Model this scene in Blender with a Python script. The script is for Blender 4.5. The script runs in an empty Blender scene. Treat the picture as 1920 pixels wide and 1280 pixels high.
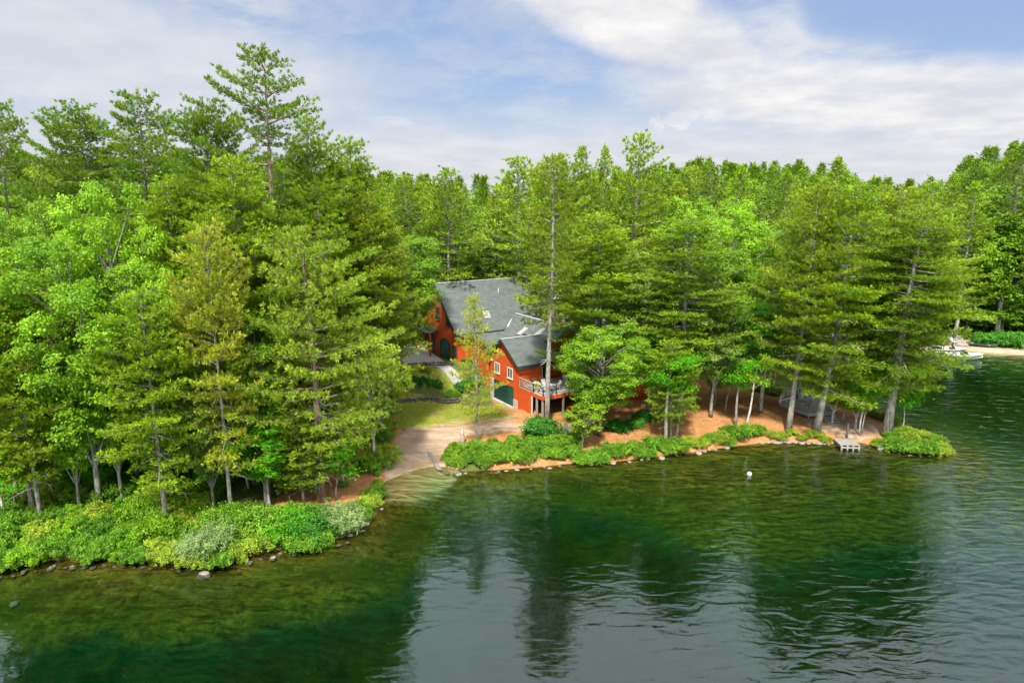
import bpy, bmesh, math, random
import numpy as np
from mathutils import Vector, Matrix
R = math.radians
sc = bpy.context.scene
col = sc.collection
# ------------------------------------------------------------------ camera
H = 25.0
PITCH = math.atan(270 / 1280)
cd = bpy.data.cameras.new('camera'); cam = bpy.data.objects.new('camera', cd); col.objects.link(cam)
cam.location = (0, 0, H); cam.rotation_euler = (math.pi / 2 - PITCH, 0, 0)
cd.sensor_width = 36; cd.lens = 24; cd.clip_start = 0.5; cd.clip_end = 12000
sc.camera = cam
# ------------------------------------------------------------------ sun and sky
SUN_AZ, SUN_EL = R(190), R(52)          # azimuth clockwise from +Y (the viewing direction)
sd = bpy.data.lights.new('sun', 'SUN'); sun = bpy.data.objects.new('sun', sd); col.objects.link(sun)
sd.energy = 4.7; sd.angle = R(5.0); sd.color = (1.0, 0.95, 0.86)
sv = Vector((math.sin(SUN_AZ) * math.cos(SUN_EL), math.cos(SUN_AZ) * math.cos(SUN_EL), math.sin(SUN_EL)))
sun.rotation_euler = sv.to_track_quat('Z', 'Y').to_euler()
sc.view_settings.view_transform = 'Standard'; sc.view_settings.look = 'None'
sc.view_settings.gamma = 1; sc.view_settings.exposure = 0.92
sc.cycles.max_bounces = 8; sc.cycles.transparent_max_bounces = 12
sc.cycles.diffuse_bounces = 3; sc.cycles.glossy_bounces = 3; sc.cycles.transmission_bounces = 4; sc.cycles.volume_bounces = 0


class NT:
    """tiny node helper"""
    def __init__(s, tree):
        s.t = tree; tree.nodes.clear()
    def n(s, typ, ins=None, **kw):
        nd = s.t.nodes.new(typ)
        for k, v in kw.items(): setattr(nd, k, v)
        for k, v in (ins or {}).items():
            sk = nd.inputs[k]
            if isinstance(v, bpy.types.NodeSocket): s.t.links.new(v, sk)
            else: sk.default_value = v
        return nd
    def m(s, op, a, b=0.0, c=0.0):
        nd = s.t.nodes.new('ShaderNodeMath'); nd.operation = op
        for i, v in enumerate((a, b, c)):
            if isinstance(v, bpy.types.NodeSocket): s.t.links.new(v, nd.inputs[i])
            else: nd.inputs[i].default_value = v
        return nd.outputs[0]
    def mix(s, f, a, b):
        nd = s.t.nodes.new('ShaderNodeMix'); nd.data_type = 'RGBA'
        for i, v in ((0, f), (6, a), (7, b)):
            if isinstance(v, bpy.types.NodeSocket): s.t.links.new(v, nd.inputs[i])
            elif i == 0: nd.inputs[0].default_value = v
            else: nd.inputs[i].default_value = (*v, 1)
        return nd.outputs[2]
    def ramp(s, f, a, b):
        return s.m('MULTIPLY_ADD', f, 1.0, 0.0) if False else s.n('ShaderNodeMapRange', {0: f, 1: a, 2: b}, interpolation_type='SMOOTHSTEP').outputs[0]
    def noise(s, vec, scale, detail=4, rough=.55, dist=0.0):
        return s.n('ShaderNodeTexNoise', {'Vector': vec, 'Scale': scale, 'Detail': detail, 'Roughness': rough, 'Distortion': dist}).outputs[0]


w = bpy.data.worlds.new('World'); sc.world = w; w.use_nodes = True
N = NT(w.node_tree)
sky = N.n('ShaderNodeTexSky', sky_type='NISHITA'); sky.sun_disc = False
sky.sun_elevation = SUN_EL; sky.sun_rotation = SUN_AZ; sky.altitude = 200; sky.dust_density = 1.2; sky.air_density = 1.0
tc = N.n('ShaderNodeTexCoord').outputs['Generated']
sp = N.n('ShaderNodeSeparateXYZ', {0: tc})
x, y, z = sp.outputs
az = N.m('ARCTAN2', x, y)
el = N.m('ARCSINE', z)
# clouds live on a layer overhead: direction divided by height gives their perspective
zz = N.m('ADD', N.m('MAXIMUM', z, 0.0), 0.16)
cv = N.n('ShaderNodeCombineXYZ', {0: N.m('DIVIDE', x, zz), 1: N.m('DIVIDE', y, zz), 2: 0.0}).outputs[0]
ang = N.n('ShaderNodeCombineXYZ', {0: az, 1: el, 2: 0.0}).outputs[0]
wob = N.noise(ang, 7.0, 5, .6)
wob = N.m('SUBTRACT', wob, .5)


wob2 = N.m('SUBTRACT', N.noise(ang, 45.0, 5, .6), .5)


def blob(a0, e0, ra, re, slope=0.0, amp=1.0, wamp=1.6, wob=wob):
    da = N.m('SUBTRACT', az, a0)
    de = N.m('SUBTRACT', N.m('SUBTRACT', el, e0), N.m('MULTIPLY', da, slope))
    r2 = N.m('ADD', N.m('POWER', N.m('ABSOLUTE', N.m('DIVIDE', da, ra)), 2.0), N.m('POWER', N.m('ABSOLUTE', N.m('DIVIDE', de, re)), 2.0))
    v = N.m('SUBTRACT', N.m('SUBTRACT', 1.0, r2), N.m('MULTIPLY', wob, wamp))
    return N.m('MULTIPLY', N.ramp(v, -.35, .75), amp)


n1 = N.noise(cv, 1.3, 9, .66, .3)
thin = N.ramp(n1, .38, .62)
low = N.ramp(el, .17, .05)                         # the horizon is veiled
mask = N.m('MAXIMUM', N.m('MULTIPLY', thin, .85), N.m('MULTIPLY', low, .97))
gapA = blob(.54, .215, .17, .050, -.10, 1.0, 1.8)   # the blue gap upper right
gapB = blob(-.10, .20, .24, .10, -.2, .62, 2.2)    # the blue opening left of the streak
gapC = blob(-.55, .28, .3, .03, 0, .7, 1.2)
gap = N.m('MAXIMUM', N.m('MAXIMUM', gapA, gapB), gapC)
mask = N.m('MULTIPLY', mask, N.m('SUBTRACT', 1.0, N.m('MULTIPLY', gap, .95)))
streak = blob(.16, .235, .28, .060, -.34, 1.0, 1.8)
streak2 = blob(.50, .115, .38, .055, -.10, .97, 1.8)
leftc = blob(-.52, .16, .40, .10, -.1, .85, 1.6)
puff = blob(.235, .108, .050, .018, .1, .9, 4.5, wob2)
puff2 = blob(.66, .085, .11, .035, .12, .9, 4.0, wob2)
mask = N.m('MAXIMUM', N.m('MAXIMUM', mask, leftc), N.m('MAXIMUM', N.m('MAXIMUM', streak, streak2), N.m('MAXIMUM', puff, puff2)))
mask = N.m('MULTIPLY', mask, N.m('SUBTRACT', 1.0, N.m('MULTIPLY', gapA, .8)))
high = N.ramp(el, .30, .55)
mask = N.m('MAXIMUM', mask, N.m('MULTIPLY', high, .92))
n2 = N.noise(cv, 2.2, 6, .6)
white = N.m('MAXIMUM', N.m('MAXIMUM', streak, streak2), N.m('MAXIMUM', puff, puff2))
shade = N.m('MULTIPLY', N.ramp(n2, .3, .75), N.m('ADD', N.m('MULTIPLY', white, .55), .45))
cc = N.mix(shade, (3.7, 3.8, 4.15), (5.4, 5.25, 5.1))
up = N.ramp(el, .24, .70)
blue = N.mix(.72, sky.outputs[0], (1.5, 2.1, 3.5))
skyc = N.mix(mask, blue, cc)
gain = N.m('ADD', 1.0, N.m('MULTIPLY', up, 2.0))     # unseen sky overhead, brightened to add ambient light and water reflection
skyc = N.n('ShaderNodeVectorMath', {0: skyc, 3: gain}, operation='SCALE').outputs[0]
bg = N.n('ShaderNodeBackground', {'Color': skyc, 'Strength': .1})
N.n('ShaderNodeOutputWorld', {0: bg.outputs[0]})


# ------------------------------------------------------------------ projection helpers (used to lay out the ground plan)
sP, cP = math.sin(PITCH), math.cos(PITCH)
def G(px, py, z=0.0):
    k = (640 - py) / 1280; dz = z - H
    Y = -dz * (cP + k * sP) / (sP - k * cP)
    return ((px - 960) / 1280 * (Y * cP - dz * sP), Y)
def topz(Y, py):
    k = (640 - py) / 1280
    return H + Y * (k * cP - sP) / (cP + k * sP)
def XatY(px, Y, z):
    return (px - 960) / 1280 * (Y * cP - (z - H) * sP)


# ------------------------------------------------------------------ tagging and mesh helpers
def tag(o, label=None, cat=None, group=None, kind=None):
    if label: o['label'] = label
    if cat: o['category'] = cat
    if group: o['group'] = group
    if kind: o['kind'] = kind
    return o
def empty(name, loc=(0, 0, 0), rz=0.0):
    o = bpy.data.objects.new(name, None); col.objects.link(o); o.location = loc; o.rotation_euler = (0, 0, rz)
    o.empty_display_size = .3
    return o


class MB:
    def __init__(s): s.v = []; s.f = []; s.mi = []
    def add(s, vs, fs, mi=0):
        b = len(s.v); s.v += [tuple(p) for p in vs]; s.f += [tuple(b + i for i in f) for f in fs]; s.mi += [mi] * len(fs); return s
    def box(s, x0, x1, y0, y1, z0, z1, mi=0):
        return s.add([(x0, y0, z0), (x1, y0, z0), (x1, y1, z0), (x0, y1, z0), (x0, y0, z1), (x1, y0, z1), (x1, y1, z1), (x0, y1, z1)],
                     [(3, 2, 1, 0), (4, 5, 6, 7), (0, 1, 5, 4), (1, 2, 6, 5), (2, 3, 7, 6), (3, 0, 4, 7)], mi)
    def beam(s, p, q, a, b=None, mi=0):
        p, q = Vector(p), Vector(q); d = (q - p).normalized(); b = b or a
        u = d.cross(Vector((0, 0, 1)))
        if u.length < 1e-3: u = Vector((1, 0, 0))
        u.normalize(); t = u.cross(d).normalized()
        vs = []
        for c in (p, q):
            for i, j in ((-1, -1), (1, -1), (1, 1), (-1, 1)): vs.append(c + u * i * a / 2 + t * j * b / 2)
        return s.add(vs, [(3, 2, 1, 0), (4, 5, 6, 7), (0, 1, 5, 4), (1, 2, 6, 5), (2, 3, 7, 6), (3, 0, 4, 7)], mi)
    def tube(s, pts, rad, n=8, mi=0, cap=True):
        pts = [Vector(p) for p in pts]; vs = []; prev = None
        for i, p in enumerate(pts):
            d = (pts[min(i + 1, len(pts) - 1)] - pts[max(i - 1, 0)]).normalized()
            u = prev - d * prev.dot(d) if prev is not None else d.cross(Vector((.3, 1, .1)))
            if u.length < 1e-4: u = d.cross(Vector((1, 0, 0)))
            u.normalize(); prev = u; t = d.cross(u)
            r = rad[i] if hasattr(rad, '__len__') else rad
            for k in range(n):
                a = 2 * math.pi * k / n; vs.append(p + (u * math.cos(a) + t * math.sin(a)) * r)
        fs = [(i * n + k, i * n + (k + 1) % n, (i + 1) * n + (k + 1) % n, (i + 1) * n + k) for i in range(len(pts) - 1) for k in range(n)]
        if cap: fs += [tuple(range(n - 1, -1, -1)), tuple((len(pts) - 1) * n + k for k in range(n))]
        return s.add(vs, fs, mi)
    def prism(s, poly, z0, z1, mi=0):
        n = len(poly); vs = [(a, b, z0) for a, b in poly] + [(a, b, z1) for a, b in poly]
        return s.add(vs, [tuple(range(n - 1, -1, -1)), tuple(range(n, 2 * n))] + [(i, (i + 1) % n, n + (i + 1) % n, n + i) for i in range(n)], mi)
    def slab(s, quad, th, mi=0):
        """a plate: its top is the quad (counter-clockwise seen from above), th thick"""
        q = [Vector(p) for p in quad]; nn = (q[1] - q[0]).cross(q[2] - q[0]).normalized(); m = len(q)
        vs = [p - nn * th for p in q] + q
        return s.add(vs, [tuple(range(m - 1, -1, -1)), tuple(range(m, 2 * m))] + [(i, (i + 1) % m, m + (i + 1) % m, m + i) for i in range(m)], mi)
    def ico(s, c, r, seed=0, amp=.2, sub=2, mi=0):
        bm = bmesh.new(); bmesh.ops.create_icosphere(bm, subdivisions=sub, radius=1); rr = random.Random(seed)
        k = [(rr.uniform(-2, 2), rr.uniform(-2, 2), rr.uniform(-2, 2), rr.uniform(0, 6)) for _ in range(5)]
        vs = []
        for v in bm.verts:
            f = 1 + amp * sum(math.sin(a * v.co.x + b * v.co.y + e * v.co.z + p) for a, b, e, p in k) / 2.2
            vs.append((c[0] + v.co.x * r[0] * f, c[1] + v.co.y * r[1] * f, c[2] + v.co.z * r[2] * f))
        fs = [tuple(v.index for v in f.verts) for f in bm.faces]; bm.free()
        return s.add(vs, fs, mi)
    def build(s, name, mats, parent=None, smooth=False, bevel=0.0):
        me = bpy.data.meshes.new(name); me.from_pydata(s.v, [], s.f); me.update()
        if not isinstance(mats, (list, tuple)): mats = [mats]
        for m_ in mats: me.materials.append(m_)
        me.polygons.foreach_set('material_index', s.mi)
        if smooth: me.polygons.foreach_set('use_smooth', [True] * len(me.polygons))
        o = bpy.data.objects.new(name, me); col.objects.link(o)
        if parent: o.parent = parent
        if bevel:
            b = o.modifiers.new('bevel', 'BEVEL'); b.width = bevel; b.segments = 2; b.limit_method = 'ANGLE'
        return o


# ------------------------------------------------------------------ materials
def mat(name):
    m_ = bpy.data.materials.new(name); m_.use_nodes = True; return m_, NT(m_.node_tree)
def out(N, s, vol=None):
    o = N.n('ShaderNodeOutputMaterial', {0: s})
    if vol is not None: N.t.links.new(vol, o.inputs[1])
def simple(name, c, rough=.7, var=.15, scale=3.0, metal=0, stretch=None, c2=None, spec=.3, bump=0.0):
    m_, N = mat(name); co = N.n('ShaderNodeTexCoord').outputs['Object']
    if stretch: co = N.n('ShaderNodeMapping', {0: co, 3: stretch}).outputs[0]
    f = N.noise(co, scale, 5, .65)
    f = N.ramp(f, .3, .7)
    c2 = c2 or tuple(k * (1 - var * 2) for k in c)
    cc = N.mix(f, c2, c)
    ins = {'Base Color': cc, 'Roughness': rough, 'Metallic': metal, 'Specular IOR Level': spec}
    if bump: ins['Normal'] = N.n('ShaderNodeBump', {'Height': f, 'Strength': bump, 'Distance': .05}).outputs[0]
    out(N, N.n('ShaderNodeBsdfPrincipled', ins).outputs[0]); return m_
def foliage(name, dark, light, yel=None, trans=.28):
    """leaf colour: each spray has its own tint, drifting over the crown, each tree its own shift"""
    m_, N = mat(name)
    t = N.n('ShaderNodeAttribute', attribute_name='tint').outputs['Fac']
    rnd = N.n('ShaderNodeObjectInfo').outputs['Random']
    co = N.n('ShaderNodeTexCoord').outputs['Object']
    big = N.noise(co, .35, 3, .5)
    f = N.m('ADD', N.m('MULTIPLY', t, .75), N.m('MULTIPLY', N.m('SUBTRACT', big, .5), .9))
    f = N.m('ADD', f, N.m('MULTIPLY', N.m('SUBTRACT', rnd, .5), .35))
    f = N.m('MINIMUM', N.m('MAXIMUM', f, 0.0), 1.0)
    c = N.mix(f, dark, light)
    if yel:
        c = N.mix(N.m('MULTIPLY', N.ramp(N.noise(co, .5, 2, .5), .45, .7), .6), c, yel)
    d = N.n('ShaderNodeBsdfPrincipled', {'Base Color': c, 'Roughness': .55, 'Specular IOR Level': .25})
    tr = N.n('ShaderNodeBsdfTranslucent', {'Color': N.mix(.5, c, tuple(k * 1.3 for k in light))})
    out(N, N.n('ShaderNodeMixShader', {0: trans, 1: d.outputs[0], 2: tr.outputs[0]}).outputs[0]); return m_


F_PINE = foliage('pine_needles', (.085, .165, .006), (.30, .45, .014))
F_PINE2 = foliage('pine_needles_deep', (.06, .13, .008), (.22, .35, .016))
F_OLIVE = foliage('pine_needles_olive', (.11, .17, .006), (.33, .44, .018), (.27, .31, .02))
F_YEL = foliage('pine_needles_yellow', (.15, .21, .010), (.44, .50, .035), (.40, .33, .04))
F_RED = foliage('red_pine_needles', (.09, .16, .008), (.36, .48, .03))
F_DEC = foliage('leaves_bright', (.09, .20, .006), (.32, .56, .022), None, .4)
F_DEC2 = foliage('leaves_green', (.07, .17, .008), (.26, .45, .022), None, .36)
F_OAK = foliage('leaves_oak', (.08, .16, .015), (.33, .48, .07), None, .3)
F_MAPLE = foliage('leaves_maple', (.045, .20, .006), (.17, .50, .012), None, .42)
F_BUSH = foliage('shrub_leaves', (.06, .16, .008), (.24, .46, .03), None, .36)
F_BUSHD = foliage('shrub_leaves_dark', (.02, .11, .010), (.11, .34, .025), None, .25)
F_BUSHY = foliage('shrub_leaves_yellow', (.14, .22, .012), (.42, .54, .05), None, .35)
F_WILL = foliage('willow_leaves', (.12, .20, .05), (.35, .46, .17), None, .3)
F_HEDGE = foliage('boxwood_leaves', (.014, .12, .010), (.05, .32, .02), None, .2)
F_LAWN = foliage('grass_blades', (.16, .22, .015), (.40, .44, .05), (.42, .34, .12))


def bark(name, a, b, patches=None):
    m_, N = mat(name); co = N.n('ShaderNodeTexCoord').outputs['Object']
    st = N.n('ShaderNodeMapping', {0: co, 3: (5, 5, .9)}).outputs[0]
    f = N.ramp(N.noise(st, 2.0, 6, .7, .5), .35, .68)
    c = N.mix(f, a, b)
    if patches: c = N.mix(N.ramp(N.noise(co, 1.1, 4, .6), .5, .62), c, patches)
    bm_ = N.n('ShaderNodeBump', {'Height': f, 'Strength': .8, 'Distance': .06}).outputs[0]
    out(N, N.n('ShaderNodeBsdfPrincipled', {'Base Color': c, 'Roughness': .9, 'Normal': bm_, 'Specular IOR Level': .15}).outputs[0]); return m_
B_PINE = bark('pine_bark', (.14, .12, .10), (.42, .375, .345), (.31, .31, .25))
B_RED = bark('red_pine_bark', (.17, .10, .07), (.40, .31, .25))
B_GREY = bark('grey_bark', (.12, .11, .09), (.42, .385, .34), (.30, .31, .24))
B_BIRCH = bark('birch_bark', (.30, .27, .23), (.68, .64, .58), (.52, .51, .44))

M_RED = None
def siding():
    m_, N = mat('red_board_siding'); co = N.n('ShaderNodeTexCoord').outputs['Object']
    sp = N.n('ShaderNodeSeparateXYZ', {0: co}).outputs
    s_ = N.m('ADD', sp[0], sp[1])
    fr = N.m('FRACT', N.m('MULTIPLY', s_, 4.2))
    groove = N.ramp(N.m('ABSOLUTE', N.m('SUBTRACT', fr, .5)), .42, .49)
    st = N.n('ShaderNodeMapping', {0: co, 3: (3, 3, .4)}).outputs[0]
    f = N.noise(st, 1.6, 5, .6)
    c = N.mix(N.ramp(f, .25, .75), (.41, .054, .010), (.53, .088, .018))
    b = N.n('ShaderNodeBump', {'Height': groove, 'Strength': -.6, 'Distance': .03}).outputs[0]
    out(N, N.n('ShaderNodeBsdfPrincipled', {'Base Color': c, 'Roughness': .75, 'Normal': b, 'Specular IOR Level': .2}).outputs[0]); return m_
M_RED = siding()
def shingles():
    m_, N = mat('green_grey_shingles'); co = N.n('ShaderNodeTexCoord').outputs['Object']
    br = N.n('ShaderNodeTexBrick', {'Vector': N.n('ShaderNodeMapping', {0: co, 2: (0, 0, 0), 3: (1, 1, 1)}).outputs[0], 'Scale': 1.0,
             'Brick Width': .5, 'Row Height': .16, 'Mortar Size': .012, 'Color1': (.075, .085, .08, 1), 'Color2': (.12, .135, .128, 1), 'Mortar': (.035, .042, .04, 1)})
    f = N.noise(N.n('ShaderNodeMapping', {0: co, 3: (.5, .5, 2.4)}).outputs[0], 1.5, 6, .7)
    c = N.mix(N.ramp(f, .3, .75), (.068, .08, .075), (.135, .152, .143))
    c = N.mix(.55, c, br.outputs[0])
    out(N, N.n('ShaderNodeBsdfPrincipled', {'Base Color': c, 'Roughness': .92, 'Specular IOR Level': .15}).outputs[0]); return m_
M_ROOF = shingles()
M_FLASH = simple('grey_flashing', (.50, .53, .52), .5, .1)
M_TRIM = simple('dark_green_trim', (.03, .05, .045), .6)
M_GREEN = simple('green_painted_door', (.006, .10, .055), .5, .15)
M_DGREEN = simple('dark_green_garage_door', (.006, .045, .032), .5, .15)
M_CONC = simple('pale_concrete', (.42, .39, .35), .85, .12)
M_WHITE = simple('white_paint', (.55, .54, .51), .5, .06)
M_DECK = simple('weathered_deck_boards', (.36, .35, .335), .8, .10, 2.0, stretch=(1, 9, 1))
M_WOOD = simple('grey_wood', (.30, .275, .24), .8, .15, 3, stretch=(1, 1, 5))
M_METAL = simple('dark_metal', (.05, .05, .05), .4, .1, metal=.6)
M_BLUE = simple('blue_cushion', (.03, .32, .55), .7, .1)
M_TEAL = simple('teal_plastic', (.02, .40, .27), .4, .08)
M_STONE = simple('shore_stone', (.30, .26, .22), .85, .25, 2.5, bump=.4)
M_DSTONE = simple('dark_wall_stone', (.17, .14, .125), .9, .3, 4, bump=.6)
M_CHIM = simple('chimney_stone', (.56, .40, .30), .9, .25, 3.5, bump=.5)
M_STUMP = simple('bleached_wood', (.40, .36, .31), .9, .2, 4)
M_BLACK = simple('black_rubber', (.02, .02, .022), .5)
def glass():
    m_, N = mat('window_glass')
    out(N, N.n('ShaderNodeBsdfPrincipled', {'Base Color': (.03, .045, .04, 1), 'Roughness': .06, 'Specular IOR Level': .9}).outputs[0]); return m_
M_GLASS = glass()
M_SKYL = simple('light_grey_skylight_glass', (.33, .32, .32), .25, .12)  # light grey glass with mild random tone

# ------------------------------------------------------------------ shoreline (ground plan)
near_shore = [(-420, 1130), (-200, 1090), (0, 1066), (60, 1052), (150, 1048), (260, 1052), (390, 1062), (450, 1048), (520, 1030), (590, 1022), (650, 1005),
              (690, 985), (712, 955), (716, 925), (722, 903), (760, 886), (810, 874), (838, 876), (870, 884), (930, 881), (1000, 876), (1080, 868), (1150, 866),
              (1215, 858), (1290, 849), (1370, 837), (1430, 829), (1500, 828), (1560, 831), (1610, 829), (1640, 836), (1690, 846), (1740, 850), (1778, 849)]
tip_shore = [(1788, 843), (1760, 826), (1715, 806), (1660, 784), (1620, 768), (1575, 750), (1530, 741), (1480, 735), (1420, 725), (1380, 700), (1420, 675), (1520, 662),
             (1650, 655), (1730, 652), (1790, 655), (1850, 660), (1925, 666), (2050, 690), (2300, 760), (2800, 900)]
shore = [G(a, b, 0) for a, b in near_shore + tip_shore]
poly = shore + [(400, 60), (900, 40), (1600, 400), (1600, 3000), (-1600, 3000), (-1600, 30), (-120, 30)]
PA = np.array(poly)
SH = np.array([(-120, 30)] + shore + [(400, 60)])
A2 = (.855, .519); B2 = (-.519, .855); O2 = (.75, 76.2)
def seg_dist(P, pts):
    d = np.full(len(P), 1e9)
    for a, b in zip(pts[:-1], pts[1:]):
        ab = b - a; t = np.clip(((P - a) @ ab) / (ab @ ab), 0, 1)
        q = a + t[:, None] * ab
        d = np.minimum(d, np.hypot(*(P - q).T))
    return d
def inside(P, pts):
    x, y = P[:, 0], P[:, 1]; r = np.zeros(len(P), bool); n = len(pts)
    for i in range(n):
        x1, y1 = pts[i]; x2, y2 = pts[(i + 1) % n]
        c = ((y1 > y) != (y2 > y)) & (x < (x2 - x1) * (y - y1) / (y2 - y1 + 1e-12) + x1)
        r ^= c
    return r
def sm(x, a, b):
    t = np.clip((x - a) / (b - a), 0, 1); return t * t * (3 - 2 * t)
def vnoise(x, y, s, seed=0):
    r = np.random.RandomState(seed); v = 0
    for i in range(6):
        a = r.uniform(0, 6.28); k = r.uniform(.6, 1.6) / s; p = r.uniform(0, 6.28)
        v = v + np.sin((x * math.cos(a) + y * math.sin(a)) * k * 3 + p + 1.3 * np.sin((x * math.sin(a) - y * math.cos(a)) * k * 1.7 + p * 2))
    return v / 6
def height(P):
    P = np.atleast_2d(np.asarray(P, float)); x, y = P[:, 0], P[:, 1]
    d = seg_dist(P, SH); ins = inside(P, PA)
    u = (x - O2[0]) * A2[0] + (y - O2[1]) * A2[1]; v = (x - O2[0]) * B2[0] + (y - O2[1]) * B2[1]
    beach = np.exp(-((x + 8.5) / 3.6) ** 2) * (y < 68)
    bank = (.45 * (1 - beach)) * sm(d, 0, .9)
    land = bank + .3 * sm(d, 0, 9) + .25 * sm(d, 6, 14)
    gar = sm(u, -9, -4)
    terr = 3.0 * sm(v, 4.8 + 2.4 * gar, 11.0 + .6 * gar) - .30 * gar * sm(-u, -6, 0) * sm(v, -1, 1) * (1 - sm(v, 6, 8))
    # the raised needle-covered ground right of the house
    knoll = .55 * np.exp(-(((x - 24) / 12) ** 2 + ((y - 76) / 7) ** 2))
    farhill = 5 * sm(x, 60, 130) * sm(y, 112, 170) + .07 * np.clip(d - 4, 0, 25) * sm(x, 55, 70)
    land = land + terr * sm(d, 3, 9) + knoll + farhill + 3.5 * sm(y, 130, 230) + .06 * vnoise(x, y, 3, 3) * sm(d, 1, 4)
    cove = sm(y, 66, 74) * sm(x, 34, 44)
    D0 = 5.5 + 12 * sm(x, 6, 20) * (1 - .4 * sm(x, 40, 60) * (1 - cove)) + 1.2 * sm(-x, 22, 32) + 1.6 * vnoise(x, y, 7, 5) + 1.0 * vnoise(x, y, 2.6, 15)
    dep = .10 + 1.35 * sm(d / D0, -.2, 1.3) + np.clip(d - D0, 0, 40) * (.55 - .30 * cove)
    cv_ = sm(x, 41, 52) * sm(y, 55, 66)
    dep = dep * (1 - cv_) + (.10 + .15 * d) * cv_
    dep = np.minimum(dep, 8.5 + .4 * vnoise(x, y, 6, 9)) + .07 * vnoise(x, y, 1.5, 8) * sm(d, .5, 3)
    dep = dep * sm(d, -.6, 1.5) * (1 - .80 * np.exp(-(((x + 9.5) / 3.2) ** 2 + ((y - 56.5) / 3.2) ** 2)))
    return np.where(ins, land + .01, -dep - .01)
def hz(x, y): return float(height([(x, y)])[0])

# ------------------------------------------------------------------ ground: one sheet, fine near, coarse to the horizon
def axis(lo, hi, st, far_lo, far_hi):
    a = list(np.arange(lo, hi + st, st)); s_ = st
    while a[-1] < far_hi: s_ *= 1.35; a.append(a[-1] + s_)
    s_ = st; b = []; c = lo
    while c > far_lo: s_ *= 1.35; c -= s_; b.append(c)
    return np.array(b[::-1] + a)
gx = axis(-62, 96, .42, -6000, 6000); gy = axis(22, 125, .42, -6000, 6000)
X, Y = np.meshgrid(gx, gy); P = np.stack([X.ravel(), Y.ravel()], 1); Z = height(P)
nx, ny = len(gx), len(gy)
i, j = np.meshgrid(np.arange(nx - 1), np.arange(ny - 1)); k = (j * nx + i).ravel()
quads = np.stack([k, k + 1, k + 1 + nx, k + nx], 1)
me = bpy.data.meshes.new('ground')
me.vertices.add(len(P)); me.vertices.foreach_set('co', np.column_stack([P, Z]).ravel())
me.loops.add(quads.size); me.loops.foreach_set('vertex_index', quads.ravel())
me.polygons.add(len(quads)); me.polygons.foreach_set('loop_start', np.arange(len(quads)) * 4)
me.polygons.foreach_set('use_smooth', np.ones(len(quads), bool)); me.update(calc_edges=True)
def blobm(cx, cy, rx, ry, rot=0, soft=.5, nz=.25):
    x, y = P[:, 0] - cx, P[:, 1] - cy; c, s_ = math.cos(rot), math.sin(rot)
    r = np.hypot((x * c + y * s_) / rx, (-x * s_ + y * c) / ry) + nz * vnoise(P[:, 0], P[:, 1], 2.2, int(abs(cx * 7 + cy)) % 50)
    return 1 - sm(r, 1 - soft / 2, 1 + soft / 2)
D = seg_dist(P, SH); INS = inside(P, PA)
sand = np.maximum.reduce([blobm(-8.3, 60.3, 3.4, 5.0, 0, .4, .2), blobm(-8.6, 66, 3.4, 4.0, 0, .9, .35), blobm(-4, 69.5, 7, 2.0, .15, 1.0, .5) * .75, blobm(-9.5, 56.5, 3.6, 3.6, 0, .9) * (1 - INS) * .85,
                          blobm(36.4, 70.8, 4.6, 3.0, -.3, .4), blobm(*G(1885, 655), 26, 4.2, -.05, .4, .1), blobm(-2.5, 72, 6, 1.6, .2, 1.0, .6) * .5])
sand = np.maximum(sand, .25 * (1 - INS) * (1 - sm(D, 5, 16)))
grass = np.maximum.reduce([blobm(-9.5, 72.2, 7.2, 2.5, .08, .5, .3), blobm(-10, 76.2, 9, 1.8, .1, .5, .2), blobm(-4.2, 73.2, 4, 2.2, .2, .7, .4) * .9, blobm(-12, 81.5, 6, 2.8, .3, .4, .25),
                           blobm(46, 70, 7, 3, .1, .7) * .3])
needle = np.maximum.reduce([sm(P[:, 0], -4.5, 0) * (1 - sm(P[:, 0], 44, 52)) * (1 - sm(P[:, 1], 92, 100)), blobm(-15, 53.5, 6, 3, .5, .6) * .9, blobm(-14, 62, 5, 8, 0, .6) * .8, blobm(50, 120, 30, 12) * .4, blobm(-3, 67.5, 5, 3.2, .1, .7, .4)])
ca = me.color_attributes.new('zone', 'FLOAT_COLOR', 'POINT')
ca.data.foreach_set('color', np.column_stack([sand, grass, needle, np.ones(len(P))]).astype(np.float32).ravel())
m_, N = mat('ground_soil_and_lakebed')
co = N.n('ShaderNodeTexCoord').outputs['Object']
zn = N.n('ShaderNodeSeparateColor', {0: N.n('ShaderNodeAttribute', attribute_name='zone').outputs['Color']}).outputs
fine = N.noise(co, 3.2, 8, .72); mid = N.noise(co, .55, 5, .6); big = N.noise(co, .13, 3, .5)
st = N.noise(N.n('ShaderNodeMapping', {0: co, 3: (.35, 1.6, 1)}).outputs[0], 1.1, 6, .7)
c = N.mix(N.ramp(fine, .3, .7), (.045, .06, .018), (.10, .13, .035))
nc = N.mix(N.ramp(fine, .3, .72), (.24, .105, .038), (.48, .23, .095))
nc = N.mix(N.m('MULTIPLY', N.ramp(mid, .45, .7), .75), nc, (.17, .125, .03))
nc = N.mix(N.m('MULTIPLY', N.ramp(st, .55, .72), .7), nc, (.38, .26, .18))
c = N.mix(N.ramp(N.m('ADD', zn[2], N.m('MULTIPLY', N.m('SUBTRACT', fine, .5), .5)), .35, .65), c, nc)
gc = N.mix(N.ramp(fine, .3, .72), (.10, .14, .015), (.26, .28, .035))
gc = N.mix(N.m('MULTIPLY', N.ramp(mid, .52, .66), .55), gc, (.28, .19, .09))
c = N.mix(N.ramp(N.m('ADD', zn[1], N.m('MULTIPLY', N.m('SUBTRACT', mid, .5), .6)), .35, .6), c, gc)
sdc = N.mix(N.ramp(st, .35, .7), (.27, .195, .13), (.42, .32, .23))
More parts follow.
